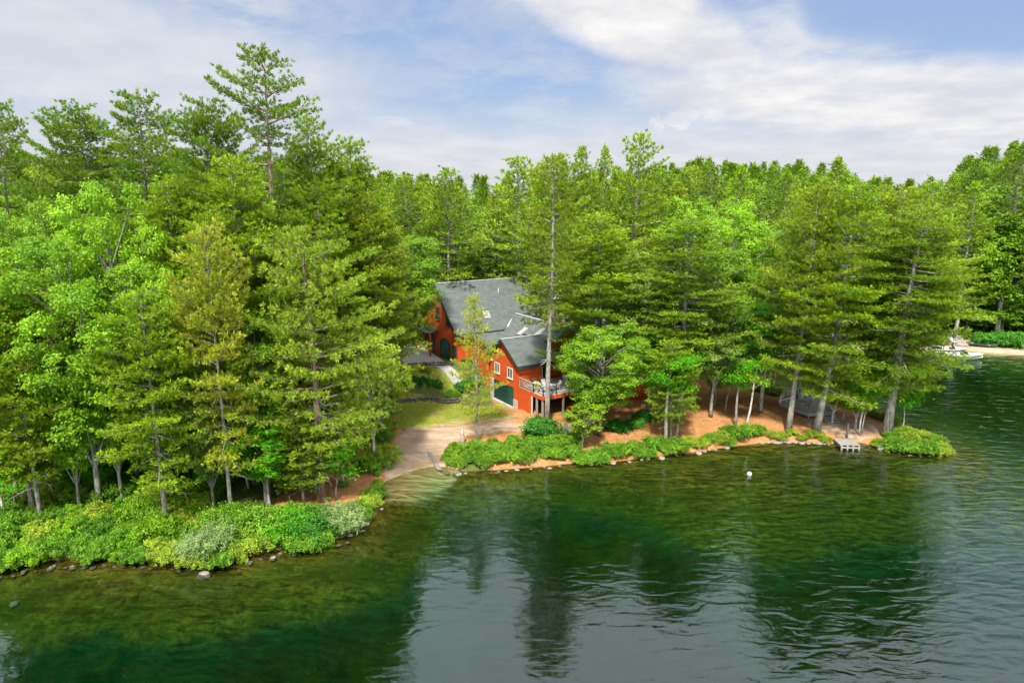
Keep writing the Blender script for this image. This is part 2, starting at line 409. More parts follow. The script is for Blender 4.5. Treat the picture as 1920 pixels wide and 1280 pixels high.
sdc = N.mix(N.m('MULTIPLY', N.ramp(fine, .5, .7), .6), sdc, (.24, .15, .10))
sdc = N.mix(N.m('MULTIPLY', N.ramp(N.noise(N.n('ShaderNodeMapping', {0: co, 2: (3, 7, 0), 3: (.3, 1.1, 1)}).outputs[0], .9, 7, .75), .5, .6), .7), sdc, (.33, .17, .09))
c = N.mix(N.ramp(N.m('ADD', zn[0], N.m('MULTIPLY', N.m('SUBTRACT', st, .5), .6)), .35, .65), c, sdc)
# the lake bed: yellow sand with weed and stones, then the deep water's dark green painted onto the bed by depth
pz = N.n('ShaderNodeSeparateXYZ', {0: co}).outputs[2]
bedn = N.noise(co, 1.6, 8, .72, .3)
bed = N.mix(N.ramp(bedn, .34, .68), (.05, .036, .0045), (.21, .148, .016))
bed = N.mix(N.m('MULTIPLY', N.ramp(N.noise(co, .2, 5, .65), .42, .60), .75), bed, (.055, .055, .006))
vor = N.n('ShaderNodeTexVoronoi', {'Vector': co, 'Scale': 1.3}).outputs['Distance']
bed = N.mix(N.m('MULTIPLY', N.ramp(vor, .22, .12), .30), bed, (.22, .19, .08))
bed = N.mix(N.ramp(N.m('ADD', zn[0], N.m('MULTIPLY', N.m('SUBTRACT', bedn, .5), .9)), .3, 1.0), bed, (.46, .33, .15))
deep_tint = N.mix(N.ramp(N.noise(co, .4, 5, .6), .35, .7), (.003, .040, .021), (.006, .064, .037))  # dark emerald of deep water, painted into the bed colour
bed = N.mix(N.ramp(N.m('ADD', pz, N.m('MULTIPLY', N.m('SUBTRACT', bedn, .5), .8)), -1.0, -2.3), bed, deep_tint)
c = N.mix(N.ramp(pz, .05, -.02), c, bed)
bm_ = N.n('ShaderNodeBump', {'Height': N.m('ADD', fine, st), 'Strength': .5, 'Distance': .06}).outputs[0]
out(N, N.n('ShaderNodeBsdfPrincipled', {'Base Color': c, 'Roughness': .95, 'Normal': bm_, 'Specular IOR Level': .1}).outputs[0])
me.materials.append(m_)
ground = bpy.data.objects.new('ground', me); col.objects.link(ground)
tag(ground, 'sloping ground of orange needles, grass and sand running under the lake', 'ground', kind='structure')

# ------------------------------------------------------------------ water: a closed body with absorption
m_, N = mat('lake_water')
geo = N.n('ShaderNodeNewGeometry')
pos = geo.outputs['Position']; ps = N.n('ShaderNodeSeparateXYZ', {0: pos}).outputs
w1 = N.noise(N.n('ShaderNodeMapping', {0: pos, 2: (0, 0, R(-14)), 3: (.55, 1.25, 1)}).outputs[0], .95, 3, .42, .8)
w2 = N.noise(N.n('ShaderNodeMapping', {0: pos, 2: (0, 0, R(12)), 3: (1.1, 2.6, 1)}).outputs[0], 1.9, 3, .55, .3)
calm = N.ramp(N.noise(pos, .07, 3, .6), .42, .6)
windy = N.m('ADD', N.ramp(N.m('ADD', ps[0], N.m('MULTIPLY', ps[1], -.2)), -6.0, 20.0), .0)
amp = N.m('ADD', .22, N.m('MULTIPLY', N.m('ADD', N.m('MULTIPLY', calm, .7), windy), .5))
nearamp = N.ramp(ps[0], -14.0, -4.0)
amp = N.m('MULTIPLY', amp, N.m('ADD', .5, N.m('MULTIPLY', nearamp, .5)))
hh = N.m('MULTIPLY', N.m('ADD', w1, N.m('MULTIPLY', w2, .10)), amp)
bp = N.n('ShaderNodeBump', {'Height': hh, 'Strength': 1.0, 'Distance': .10}).outputs[0]
fr = N.n('ShaderNodeFresnel', {'IOR': 1.62, 'Normal': bp}).outputs[0]
gl = N.n('ShaderNodeBsdfGlossy', {'Color': (.80, .98, .92, 1), 'Roughness': .0, 'Normal': bp}).outputs[0]
tp = N.n('ShaderNodeBsdfTransparent', {'Color': (.94, .97, .94, 1)}).outputs[0]
va = N.n('ShaderNodeVolumeAbsorption', {'Color': (.06, .72, .50, 1), 'Density': .40}).outputs[0]
out(N, N.n('ShaderNodeMixShader', {0: fr, 1: tp, 2: gl}).outputs[0], va)
water = MB().box(-5500, 5500, -5500, 5500, -30, 0).build('lake_water', m_)
tag(water, 'clear green lake water with ripples and reflections of the trees', 'lake', kind='structure')

# ------------------------------------------------------------------ plants
def nrm(a): return a / np.maximum(np.linalg.norm(a, axis=-1, keepdims=True), 1e-9)
class Leaves:
    def __init__(s, seed): s.P = []; s.D = []; s.N = []; s.L = []; s.W = []; s.T = []; s.r = np.random.RandomState(seed)
    def add(s, P_, D_, N_, L_, W_, T_):
        n = len(P_); s.P.append(P_); s.D.append(D_); s.N.append(N_); s.L.append(np.broadcast_to(L_, n)); s.W.append(np.broadcast_to(W_, n)); s.T.append(np.broadcast_to(T_, n))
    def build(s, name, material, parent=None):
        P_, D_, N_, L_, W_, T_ = (np.concatenate(a) for a in (s.P, s.D, s.N, s.L, s.W, s.T))
        D_ = nrm(D_); S_ = nrm(np.cross(D_, N_)); n = len(P_); L_ = L_[:, None]; W_ = W_[:, None]
        up = np.cross(S_, D_)
        V = np.stack([P_, P_ + D_ * L_ * .45 + S_ * W_ * .5 + up * L_ * .05, P_ + D_ * L_, P_ + D_ * L_ * .45 - S_ * W_ * .5 + up * L_ * .05], 1).reshape(-1, 3)
        me = bpy.data.meshes.new(name)
        me.vertices.add(4 * n); me.vertices.foreach_set('co', V.astype(np.float32).ravel())
        me.loops.add(4 * n); me.loops.foreach_set('vertex_index', np.arange(4 * n, dtype=np.int32))
        me.polygons.add(n); me.polygons.foreach_set('loop_start', np.arange(n, dtype=np.int32) * 4); me.update(calc_edges=True)
        a = me.attributes.new('tint', 'FLOAT', 'FACE'); a.data.foreach_set('value', np.clip(T_, 0, 1).astype(np.float32))
        me.materials.append(material)
        o = bpy.data.objects.new(name, me); col.objects.link(o)
        if parent: o.parent = parent
        return o


PROTO = {}
def trunk_path(Hh, rr, wob=.25, n=9):
    ph = rr.uniform(0, 6); q = rr.uniform(0, 6)
    return [Vector((wob * math.sin(ph + t * 4) * t, wob * math.sin(q + t * 3.3) * t, Hh * t)) for t in [i / n for i in range(n + 1)]]
def at_path(path, z_, Hh):
    t = max(0, min(.9999, z_ / Hh)) * (len(path) - 1); i_ = int(t); return path[i_].lerp(path[i_ + 1], t - i_)


def pine(key, Hh, Rr, cb, seed, leaf, wood, whorl=.75, nb=5, blade=(.34, .075), nbl=14, irr=.2, step=.27, stepb=.34, r0=.30, prof='round', star=False, dead=0, droop=0.0, name='pine_tree', topup=.42, gaps=0.0, inner=.2):
    rr = random.Random(seed); npr = np.random.RandomState(seed); root = empty(name)
    path = trunk_path(Hh, rr, .012 * Hh)
    wb = MB(); wb.tube(path, [r0 * (1 - i_ / 9) ** .8 * (1.25 if i_ == 0 else 1) + .025 for i_ in range(10)], 9)
    Lv = Leaves(seed); TP = []; TD = []; TT = []
    zb = Hh * cb; z_ = zb
    while z_ < Hh * .985:
        t = (z_ - zb) / (Hh - zb)
        if prof == 'round': Lm = Rr * min(1, ((1 - t) * 1.12) ** .72) * (.62 + .38 * min(1, t * 4))
        elif prof == 'cone': Lm = Rr * (1 - t) ** .85 * (.8 + .2 * min(1, t * 5))
        elif prof == 'wide': Lm = Rr * min(1, (1 - t) * 1.9) ** .6 * (.7 + .3 * min(1, t * 3))
        elif prof == 'flat': Lm = Rr * min(1, (1 - t) * 2.2) ** .55 * (.5 + .5 * abs(math.sin(t * 9 + seed)))
        a0 = rr.uniform(0, 6.28); n_ = max(3, int(nb + rr.uniform(-1, 1.4)))
        for k_ in range(n_):
            if rr.random() < gaps: continue
            a = a0 + 6.283 * k_ / n_ + rr.uniform(-.35, .35)
            L = max(.35, Lm * (1 + rr.uniform(-irr * 1.3, irr)))
            if rr.random() < .06 + irr * .3: L *= rr.uniform(.45, .7)
            e0 = -.12 - droop + t * topup + rr.uniform(-.1, .1)
            curv = .13 + .10 * t
            base = at_path(path, z_ + rr.uniform(-.2, .2), Hh)
            ns = max(4, int(L / .5)); pts = []
            for q in range(ns + 1):
                s_ = q / ns; e = e0 * (1 - .3 * s_)
                pts.append(base + Vector((math.cos(a) * math.cos(e), math.sin(a) * math.cos(e), math.sin(e) + curv * s_ * s_ - droop * .5 * s_ * s_)) * L * s_ + Vector((0, 0, .12 * math.sin(s_ * 5 + a))))
            br_ = .018 + .012 * L
            wb.tube(pts, [br_ * (1 - .85 * q / ns) + .006 for q in range(ns + 1)], 4, cap=False)
            tint0 = rr.uniform(.15, .85)
            # side sprays
            s_ = inner * L; side = 1
            while s_ <= L:
                f = s_ / L * ns; i_ = min(ns - 1, int(f)); p = pts[i_].lerp(pts[i_ + 1], f - i_); dd = (pts[min(ns, i_ + 1)] - pts[i_]).normalized()
                perp = dd.cross(Vector((0, 0, 1))).normalized() * side
                lb = (.46 * L * (1 - (s_ / L) ** 2.2) * (.5 + min(1, s_ / L * 1.7) * .5) + .34 + .25 * t) * rr.uniform(.75, 1.15)
                bd = (dd * .72 + perp * .85 + Vector((0, 0, rr.uniform(-.02, .22)))).normalized()
                m = max(1, int(lb / step)); q_ = np.linspace(lb / m * .6, lb, m)
                pp = np.array(p)[None] + np.array(bd)[None] * q_[:, None] + npr.normal(0, .08, (m, 3)); pp[:, 2] -= .10 * q_ * q_ / max(L, 1)
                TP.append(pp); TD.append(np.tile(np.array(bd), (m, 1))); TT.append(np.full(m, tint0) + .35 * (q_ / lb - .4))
                side = -side; s_ += stepb
            TP.append(np.array(pts[-1])[None]); TD.append(np.array((pts[-1] - pts[-2]).normalized())[None]); TT.append(np.array([tint0 + .3]))
        z_ += whorl * rr.uniform(.75, 1.25) * (1 - .5 * t)
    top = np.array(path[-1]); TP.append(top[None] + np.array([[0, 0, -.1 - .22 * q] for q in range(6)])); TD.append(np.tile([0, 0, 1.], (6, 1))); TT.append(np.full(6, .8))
    TP = np.concatenate(TP); TD = np.concatenate(TD); TT = np.concatenate(TT); m = len(TP)
    rep = np.repeat(np.arange(m), nbl); n_ = len(rep); rnd = npr.normal(0, 1, (n_, 3))
    if star:
        d = nrm(TD[rep] * .6 + rnd * .8 + np.array([0, 0, .45])); nn = npr.normal(0, 1, (n_, 3))
    else:
        d = nrm(TD[rep] * 1.0 + rnd * np.array([.55, .55, .26]) + np.array([0, 0, .16])); nn = nrm(npr.normal(0, .45, (n_, 3)) + np.array([0, 0, 1.0]))
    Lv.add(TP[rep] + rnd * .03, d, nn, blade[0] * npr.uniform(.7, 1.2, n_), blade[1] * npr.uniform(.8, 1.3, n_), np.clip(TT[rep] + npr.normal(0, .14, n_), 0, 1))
    for k_ in range(dead):
        zc = Hh * rr.uniform(max(.12, cb * .6), cb + .25); a = rr.uniform(0, 6.28); L = rr.uniform(.6, 2.3); base = at_path(path, zc, Hh)
        pts = [base]
        d = Vector((math.cos(a), math.sin(a), rr.uniform(-.5, .15)))
        for q in range(5): d = (d + Vector((rr.uniform(-.25, .25), rr.uniform(-.25, .25), rr.uniform(-.22, .16)))).normalized(); pts.append(pts[-1] + d * L / 5)
        wb.tube(pts, [.045, .04, .03, .025, .018, .01], 4, cap=False, mi=1)
        for q in (2, 3, 4):
            d2 = (d + Vector((rr.uniform(-1, 1), rr.uniform(-1, 1), rr.uniform(-.7, .4)))).normalized(); e_ = pts[q] + d2 * L * .33
            wb.tube([pts[q], pts[q].lerp(e_, .5) + Vector((0, 0, .05)), e_], [.025, .018, .008], 3, cap=False, mi=1)
    wb.build('trunk', [wood, M_STUMP], root, smooth=True)
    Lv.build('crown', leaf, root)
    PROTO[key] = (root, Hh, Rr); return root


def broad(key, Hh, Rr, cb, seed, leaf, wood, nblob=46, br_=1.25, nl=1000, size=(.19, .125), squash=.72, r0=.16, name='broadleaf_tree', top=1.0, flat=.5):
    rr = random.Random(seed); npr = np.random.RandomState(seed); root = empty(name)
    Ht = Hh * .72; path = trunk_path(Ht, rr, .03 * Hh)
    wb = MB(); wb.tube(path, [r0 * (1 - i_ / 9) ** .9 * (1.3 if i_ == 0 else 1) + .03 for i_ in range(10)], 9)
    Lv = Leaves(seed); zc = Hh * (1 + cb) / 2; hz_ = Hh * (1 - cb) / 2
    for k_ in range(nblob):
        # spread over the crown: golden angle with depth
        t = (k_ + .5) / nblob; zz_ = 1 - 2 * t; a = k_ * 2.39996 + rr.uniform(-.3, .3); q = math.sqrt(max(0, 1 - zz_ * zz_))
        f = rr.choice([.5, .72, .85, .95, 1.0]) * rr.uniform(.88, 1.05)
        wdt = 1.0 - .25 * max(0, -zz_)
        b = br_ * rr.uniform(.65, 1.2)
        c = np.array([math.cos(a) * q * (Rr - b * .7) * f * wdt, math.sin(a) * q * (Rr - b * .7) * f * wdt, zc + zz_ * (hz_ - b * .5) * (f if zz_ > 0 else .9)])
        zb_ = max(Hh * cb * .75, c[2] - 2.2 - .35 * math.hypot(c[0], c[1])); base = at_path(path, min(zb_, Ht * .95), Ht); cc_ = Vector(c)
        midp = base.lerp(cc_, .55) + Vector((0, 0, .35)) + Vector((rr.uniform(-.3, .3), rr.uniform(-.3, .3), 0))
        wb.tube([base, base.lerp(midp, .5), midp, midp.lerp(cc_, .6), cc_], [.075 * Rr / 4, .06 * Rr / 4, .045, .03, .012], 5, cap=False)
        for _ in range(3):
            e_ = cc_ + Vector((rr.uniform(-1, 1), rr.uniform(-1, 1), rr.uniform(-.3, .9))) * b * .8
            wb.tube([midp.lerp(cc_, .5), e_], [.025, .008], 3, cap=False)
        n_ = int(nl * (b / br_) ** 2)
        # twigs: leaves gather round sub-sprays so the clump has its own small relief
        ns = 26; sd_ = nrm(npr.normal(0, 1, (ns, 3)) + np.array([0, 0, .25])); sr = b * npr.uniform(.55, 1.0, (ns, 1)); sc_ = sd_ * sr * np.array([1, 1, squash])
        ix = npr.randint(0, ns, n_); p = c + sc_[ix] + npr.normal(0, 1, (n_, 3)) * b * np.array([.17, .17, .10])
        du = nrm(p - c + 1e-6)
        nn = nrm(du * .45 + npr.normal(0, .5, (n_, 3)) + np.array([0, 0, flat + .4]))
        d = nrm(np.cross(nn, npr.normal(0, 1, (n_, 3)))); d[:, 2] -= .25
        tint = rr.uniform(.2, .8) + npr.normal(0, .12, n_) + .22 * npr.uniform(-1, 1, ns)[ix]
        Lv.add(p, d, nn, size[0] * npr.uniform(.7, 1.25, n_), size[1] * npr.uniform(.75, 1.25, n_), tint)
    wb.build('trunk', wood, root, smooth=True); Lv.build('crown', leaf, root)
    PROTO[key] = (root, Hh, Rr); return root


def bush(key, Hh, Rr, seed, leaf, nl=8000, size=(.15, .09), name='shrub', lumps=12, flop=0.0, wood=None):
    rr = random.Random(seed); npr = np.random.RandomState(seed); root = empty(name); Lv = Leaves(seed); wb = MB()
    for k_ in range(lumps):
        a = k_ * 2.4 + rr.uniform(-.4, .4); q = math.sqrt((k_ + .3) / lumps) * .72; b = Rr * rr.uniform(.22, .48)
        c = np.array([math.cos(a) * q * Rr, math.sin(a) * q * Rr, Hh * (.62 - .42 * q * q) * rr.uniform(.65, 1.3)])
        wb.tube([(rr.uniform(-.1, .1), rr.uniform(-.1, .1), -.1), Vector(c) * .5 + Vector((0, 0, .1)), Vector(c)], [.03, .025, .01], 4, cap=False)
        n_ = nl // lumps; ns = 22; sd_ = nrm(npr.normal(0, 1, (ns, 3)) + np.array([0, 0, .35])); sc_ = sd_ * b * npr.uniform(.5, 1.3, (ns, 1)) * np.array([1, 1, .8 * Hh / Rr])
        ix = npr.randint(0, ns, n_); p = c + sc_[ix] + npr.normal(0, 1, (n_, 3)) * b * .15
        p[:, 2] = np.maximum(p[:, 2], .02)
        nn = nrm((p - c) * .6 / b + npr.normal(0, .75, (n_, 3)) + np.array([0, 0, .6])); d = nrm(np.cross(nn, npr.normal(0, 1, (n_, 3)))); d[:, 2] += .15 - flop
        Lv.add(p, d, nn, size[0] * npr.uniform(.7, 1.3, n_), size[1] * npr.uniform(.7, 1.3, n_), rr.uniform(.15, .85) + npr.normal(0, .22, n_) + .3 * npr.uniform(-1, 1, ns)[ix])
    wb.build('stem', wood or B_GREY, root); Lv.build('foliage', leaf, root)
    PROTO[key] = (root, Hh, Rr); return root


USED = set()
def inst(key, x, y, z_, s, sz=None, rz=0.0, tilt=(0, 0), label=None, cat='tree', group=None, leaf=None):
    root = PROTO[key][0]
    if key in USED:
        r = root.copy(); col.objects.link(r)
        for ch in list(root.children):
            c_ = ch.copy(); col.objects.link(c_); c_.parent = r
            if leaf and ch.name.split('.')[0] in ('crown', 'foliage'):
                c_.material_slots[0].link = 'OBJECT'; c_.material_slots[0].material = leaf
            elif ch.name.split('.')[0] in ('crown', 'foliage'):
                c_.material_slots[0].link = 'DATA'
    else:
        r = root; USED.add(key)
        if leaf:
            for c_ in r.children:
                if c_.name.split('.')[0] in ('crown', 'foliage'): c_.material_slots[0].link = 'OBJECT'; c_.material_slots[0].material = leaf
    for k_ in ('label', 'category', 'group'):
        if k_ in r: del r[k_]
    sz = sz or s
    r.location = (x, y, z_ - .12); r.scale = (s, s, sz); r.rotation_euler = (tilt[1], tilt[0], rz)
    tag(r, label, cat, group); return r


pine('pa', 26, 4.8, .24, 11, F_PINE, B_PINE, prof='wide', dead=5, whorl=1.15, nb=6, irr=.35, inner=.25)
pine('pb', 25, 5.0, .16, 12, F_PINE, B_PINE, prof='wide', dead=3, nb=6, whorl=1.05, irr=.3, inner=.22)
pine('pd', 24, 5.0, .20, 14, F_PINE, B_PINE, prof='wide', droop=.08, dead=4, irr=.45, whorl=1.25, nb=6, inner=.25)
pine('tall', 33, 6.4, .30, 25, F_PINE, B_RED, prof='wide', whorl=1.5, nb=5, irr=.75, r0=.42, gaps=.12, topup=.32, dead=8, inner=.25, stepb=.30)
pine('wide', 27, 6.0, .30, 35, F_PINE, B_PINE, prof='wide', whorl=1.2, nb=6, irr=.45, r0=.36, topup=.38, dead=2, inner=.2, stepb=.30)
pine('high', 27, 3.6, .40, 16, F_OLIVE, B_PINE, prof='wide', whorl=1.05, nb=5, irr=.45, r0=.27, dead=12, inner=.3)
pine('young', 14, 3.1, .21, 17, F_YEL, B_PINE, prof='round', whorl=.95, nb=5, irr=.5, r0=.15, stepb=.30, step=.2, blade=(.24, .055), nbl=13)
pine('red', 22, 5.8, .14, 18, F_RED, B_RED, prof='wide', whorl=1.15, nb=6, irr=.45, star=True, step=.45, stepb=.55, nbl=30, blade=(.34, .06), dead=60, gaps=.10, r0=.32, name='red_pine_tree')
pine('low', 16, 3.6, .22, 19, F_PINE, B_PINE, prof='wide', whorl=1.0, nb=6, blade=(.28, .07), nbl=13, irr=.4, r0=.16, dead=3, step=.21, stepb=.30)
pine('dr', 25, 5.6, .26, 20, F_PINE, B_PINE, prof='wide', whorl=1.15, nb=6, droop=.24, irr=.4, r0=.42, dead=12, topup=.7, inner=.3)
# farther conifers: larger sprays, fewer of them
for q, (pf, rr_, cb_, wh_) in enumerate((('wide', 5.0, .22, 1.2), ('round', 4.4, .18, 1.0), ('wide', 5.2, .25, 1.35), ('wide', 5.0, .30, 1.5), ('round', 4.6, .2, 1.15))):
    pine('f%d' % q, 25, rr_, cb_, 40 + q, F_PINE, B_PINE, prof=pf, whorl=wh_, nb=6, blade=(.55, .14), nbl=10, step=.48, stepb=.6, irr=.4, topup=.5, inner=.2)
broad('da', 17, 5.2, .22, 61, F_DEC, B_GREY)
broad('db', 15, 4.4, .25, 62, F_DEC2, B_GREY, nblob=40)
broad('dc', 16, 4.8, .18, 63, F_OAK, B_GREY, nblob=44, size=(.23, .10), flat=.3)
broad('dh', 16, 4.8, .36, 163, F_OAK, B_GREY, nblob=40, size=(.23, .10), flat=.3)
broad('dd', 12, 3.2, .30, 64, F_MAPLE, B_GREY, nblob=30, br_=1.0, nl=760, size=(.18, .13), r0=.14, flat=.9)
broad('de', 13, 3.2, .12, 65, F_MAPLE, B_GREY, nblob=36, br_=.95, nl=700, size=(.18, .13), r0=.14, flat=.9)
broad('df', 16, 5.4, .2, 66, F_DEC2, B_GREY, nblob=34, br_=1.7, nl=620, size=(.36, .24))
broad('sm', 7, 2.1, .30, 67, F_MAPLE, B_BIRCH, nblob=18, br_=.75, nl=330, size=(.20, .15), r0=.09, name='sapling', flat=.8)
bush('b0', 1.3, 1.5, 70, F_BUSH)
bush('b1', 1.5, 1.7, 71, F_BUSH, nl=9500, lumps=15)
bush('b2', 1.2, 1.3, 72, F_BUSH, lumps=9, size=(.13, .09))
bush('b3', 2.2, 2.1, 73, F_BUSHD, nl=9000, lumps=16, size=(.24, .10), flop=.3)
bush('bw', 2.2, 1.9, 74, F_WILL, nl=9000, size=(.20, .05), lumps=14, flop=.35)
bush('hd', 1.1, .62, 75, F_HEDGE, nl=4200, size=(.09, .06), lumps=8)

# ---- named trees, laid out on the ground plan
def tree(key, px, Yd, tpy, hw=None, tilt=(0, 0), label=None, leaf=None, bx=None, group=None, cat='tree', rz=None, k=0):
    """key, picture column of the crown, distance, row of the top, half width of the crown in px"""
    if isinstance(Yd, tuple): X0, Y0 = G(px, Yd[1], .8)
    else:
        Y0 = Yd; X0 = XatY(px, Y0, topz(Y0, tpy) * .8)
    z0 = max(hz(X0, Y0), .05); root, H0, R0 = PROTO[key]
    Ht = topz(Y0, tpy) - z0; dist = Y0 * cP
    s = (hw * dist / 1280 / R0) if hw else Ht / H0
    RZ = rz if rz is not None else (abs(px * 7.13 + Y0 * 3.1) % 6.28)
    # lean is given towards the picture's right (+) and away (+)
    c_, s_ = math.cos(0), math.sin(0)
    r = inst(key, X0, Y0, z0, s, Ht / H0, RZ, (tilt[0], -tilt[1]), label, cat, group, leaf)
    r.rotation_mode = 'XYZ'
    if tilt != (0, 0):
        r.rotation_euler = (Matrix.Rotation(tilt[0], 4, 'Y') @ Matrix.Rotation(-tilt[1], 4, 'X') @ Matrix.Rotation(RZ, 4, 'Z')).to_euler()
    return r


T = [
 # left: skyline pines
 ('pd', 2, 74, 182, 75, (0, 0), 'open topped pine cut by the left edge of the skyline', F_PINE2),
 ('wide', 160, 72, 190, 100, (0, 0), 'spreading pine second from the left on the skyline', F_PINE2),
 ('pd', 268, 66, 166, 95, (0, 0), 'broad dark pine standing above the pale rounded tree', F_PINE2),
 ('wide', 392, 64, 182, 105, (0, 0), 'broad ragged pine just left of the tallest pine', F_PINE2),
 ('tall', 505, 58, 80, 125, (.0, 0), 'tallest pine of all with ragged open crown and bare reddish upper trunk', F_PINE2),
 ('pb', 578, 66, 215, 85, (0, 0), 'pine half hidden behind the tallest pine on its right', F_PINE),
 ('pb', 662, 70, 257, 92, (0, 0), 'full cone shaped pine right of the tallest pine on the skyline', F_PINE),
 # left: mid rows
 ('da', 205, 56, 300, 122, (0, 0), 'pale green rounded tree below the skyline pines on the left', F_DEC),
 ('db', 50, 58, 355, 90, (0, 0), 'dark green rounded tree at far left under the skyline', F_DEC2),
 ('pb', 320, 58, 330, 95, (0, 0), 'dense pine below the broad ragged pine', F_PINE),
 ('pb', 440, 55, 290, 110, (0, 0), 'bushy green pine directly under the tallest crown', F_PINE),
 ('pa', 600, 61, 330, 100, (0, 0), 'dense green pine behind the tufted red pine', F_PINE),
 ('pb', 700, 68, 360, 86, (0, 0), 'dense pine rising over the dark oak by the barn', F_OLIVE),
 ('da', 130, 50, 402, 165, (0, 0), 'huge bright yellow green tree filling the left edge', F_DEC),
 ('da', 285, 51.5, 465, 110, (0, 0), 'bright leafy tree beside the yellowish pine', F_DEC),
 ('low', 395, 49, 418, 82, (0, 0), 'yellowish pine standing out in the left woods', F_YEL),
 ('red', 602, ('b', 935), 425, 145, (0, 0), 'big tufted red pine with bleached dead lower limbs by the beach', F_RED),
 ('db', 480, 52, 545, 88, (0, 0), 'leafy tree between the yellowish pine and the red pine', F_DEC2),
 ('dc', 742, 80, 436, 110, (0, 0), 'dark dense oak covering the left corner of the barn', F_DEC2),
 ('db', 655, 72, 500, 85, (0, 0), 'leafy tree behind the red pine left of the dark oak', F_DEC2),
 ('sm', 692, 60, 625, 70, (0, 0), 'light feathery tree leaning over the lawn edge', F_RED),
 # left: front row with visible stems
 ('low', 5, 48.5, 470, 100, (-.05, 0), 'pine at the left edge with layered drooping pads', F_PINE),
 ('low', 78, ('b', 980), 500, 92, (0, 0), 'layered yellow green pine with pale spotted trunk near the left edge', F_OLIVE),
 ('dc', 150, ('b', 962), 560, 85, (0, 0), 'leafy tree with a slim pale stem, third trunk from left', F_DEC),
 ('dc', 232, ('b', 948), 520, 92, (-.03, 0), 'crooked pale trunked tree with large arching limb in the left woods', F_DEC),
 ('low', 312, ('b', 985), 540, 98, (0, 0), 'pine with straight grey trunk and tiered pads close to the left shore', F_PINE),
 ('dc', 402, ('b', 958), 660, 78, (0, 0), 'small oak with twiggy bare limbs on the left shore', F_OAK),
 ('de', 170, 52.5, 700, 75, (0, 0), 'deep green maple sapling in the shade between the left trunks', F_MAPLE),
 ('dd', 500, ('b', 950), 760, 78, (0, 0), 'bright maple with forked pale trunk at the left shore', F_MAPLE),
 ('low', 560, 51.5, 770, 68, (0, 0), 'low pine with dead twigs beside the green chair', F_RED),
 ('dc', 445, 54, 620, 88, (0, 0), 'leafy tree with fallen grey branch behind the small oak', F_DEC),
 ('sm', 640, ('b', 900), 730, 66, (.08, 0), 'thin sapling leaning towards the sandy ramp', F_RED),
 ('dd', 5, 53, 700, 80, (0, 0), 'shaded maple behind the left edge trunks', F_MAPLE),
 ('de', 300, 55, 700, 90, (0, 0), 'dark green maple behind the straight grey trunk', F_MAPLE),
 # center
 ('young', 894, ('b', 828), 548, 50, (0, 0), 'slender golden young pine alone on bare ground before the house', F_YEL),
 ('high', 1026, ('b', 801), 288, 66, (.004, 0), 'tall olive pine with long bare trunk in front of the garage wing', F_OLIVE),
 ('da', 1124, ('b', 815), 592, 108, (0, 0), 'bright leafy tree hiding the deck of the red house', F_DEC2),
 ('sm', 1090, ('b', 836), 748, 46, (.10, 0), 'short bushy tree with pale leaning trunk in front of the deck', F_PINE),
 ('pb', 1125, 77, 398, 112, (0, 0), 'broad green pine rising behind the deck tree', F_PINE),
 ('dc', 1225, 75, 460, 90, (0, 0), 'grey green oak between two pines right of the house', F_OAK),
 ('pa', 1290, 73, 400, 108, (0, 0), 'tiered green pine right of the grey green oak', F_PINE),
 ('dh', 1332, ('b', 786), 575, 92, (0, 0), 'low spreading grey green oak over the orange ground', F_OAK),
 ('low', 1258, ('b', 822), 640, 50, (-.03, 0), 'small pine at the shore with two bare stems beside it', F_PINE),
 ('da', 1370, 86, 345, 100, (0, 0), 'pale yellow green tree in the middle of the right woods', F_DEC),
 ('db', 1350, 81, 440, 95, (0, 0), 'leafy tree below the pale yellow green one', F_DEC2),
 ('dd', 1425, ('b', 778), 535, 84, (0, 0), 'vivid green maple with flat tiers left of the lakeside deck', F_MAPLE),
 ('da', 1470, 90, 400, 95, (0, 0), 'leafy tree behind the vivid green maple', F_DEC2),
 ('pa', 1478, ('b', 806), 335, 84, (.04, 0), 'pine with thick straight trunk left of the lakeside deck', F_OLIVE),
 ('pd', 1530, ('b', 808), 340, 105, (.09, 0), 'large pine with thick leaning trunk in front of the lakeside deck', F_PINE),
 ('pa', 1520, 80, 350, 88, (0, 0), 'pine with slim trunk just behind the lakeside deck stairs', F_PINE),
 ('dr', 1662, ('b', 812), 380, 112, (.05, 0), 'large pine leaning over the water at the point, nearest the tip', F_PINE),
 ('pa', 1672, 75, 345, 88, (.03, 0), 'dense pine between the two large leaning pines', F_OLIVE),
 ('pb', 1700, 73, 400, 98, (.04, 0), 'light green pine whose lowest boughs droop over the cove water', F_PINE),
 ('sm', 1560, ('b', 792), 690, 55, (.12, 0), 'small yellow green oak sapling by the deck stairs', F_BUSHY),
 ('sm', 1612, 70, 705, 45, (0, 0), 'small yellow green sapling right of the deck stairs', F_BUSHY),
 # right skyline and far shore
 ('f2', 1195, 98, 252, 62, (0, 0), 'round topped pine standing clear of the skyline right of center', None),
 ('f1', 1130, 96, 272, 42, (0, 0), 'slim pine between two others on the middle skyline', None),
 ('f4', 1090, 93, 276, 58, (0, 0), 'pointed pine left of the slim skyline pine', None),
 ('f0', 1045, 92, 290, 65, (0, 0), 'pine rising directly behind the tall olive pine', None),
 ('f3', 972, 98, 294, 66, (0, 0), 'open topped pine on the skyline above the barn ridge', None),
 ('f2', 838, 94, 317, 62, (0, 0), 'pine standing behind the left half of the barn roof', None),
 ('f0', 762, 96, 325, 60, (0, 0), 'pine on the skyline right of the full cone shaped pine', None),
 ('pa', 850, 104, 400, 62, (0, 0), 'dark slender pine close behind the barn', F_PINE2),
 ('f1', 930, 106, 392, 64, (0, 0), 'deep green pine behind the right half of the barn roof', F_PINE2),
]
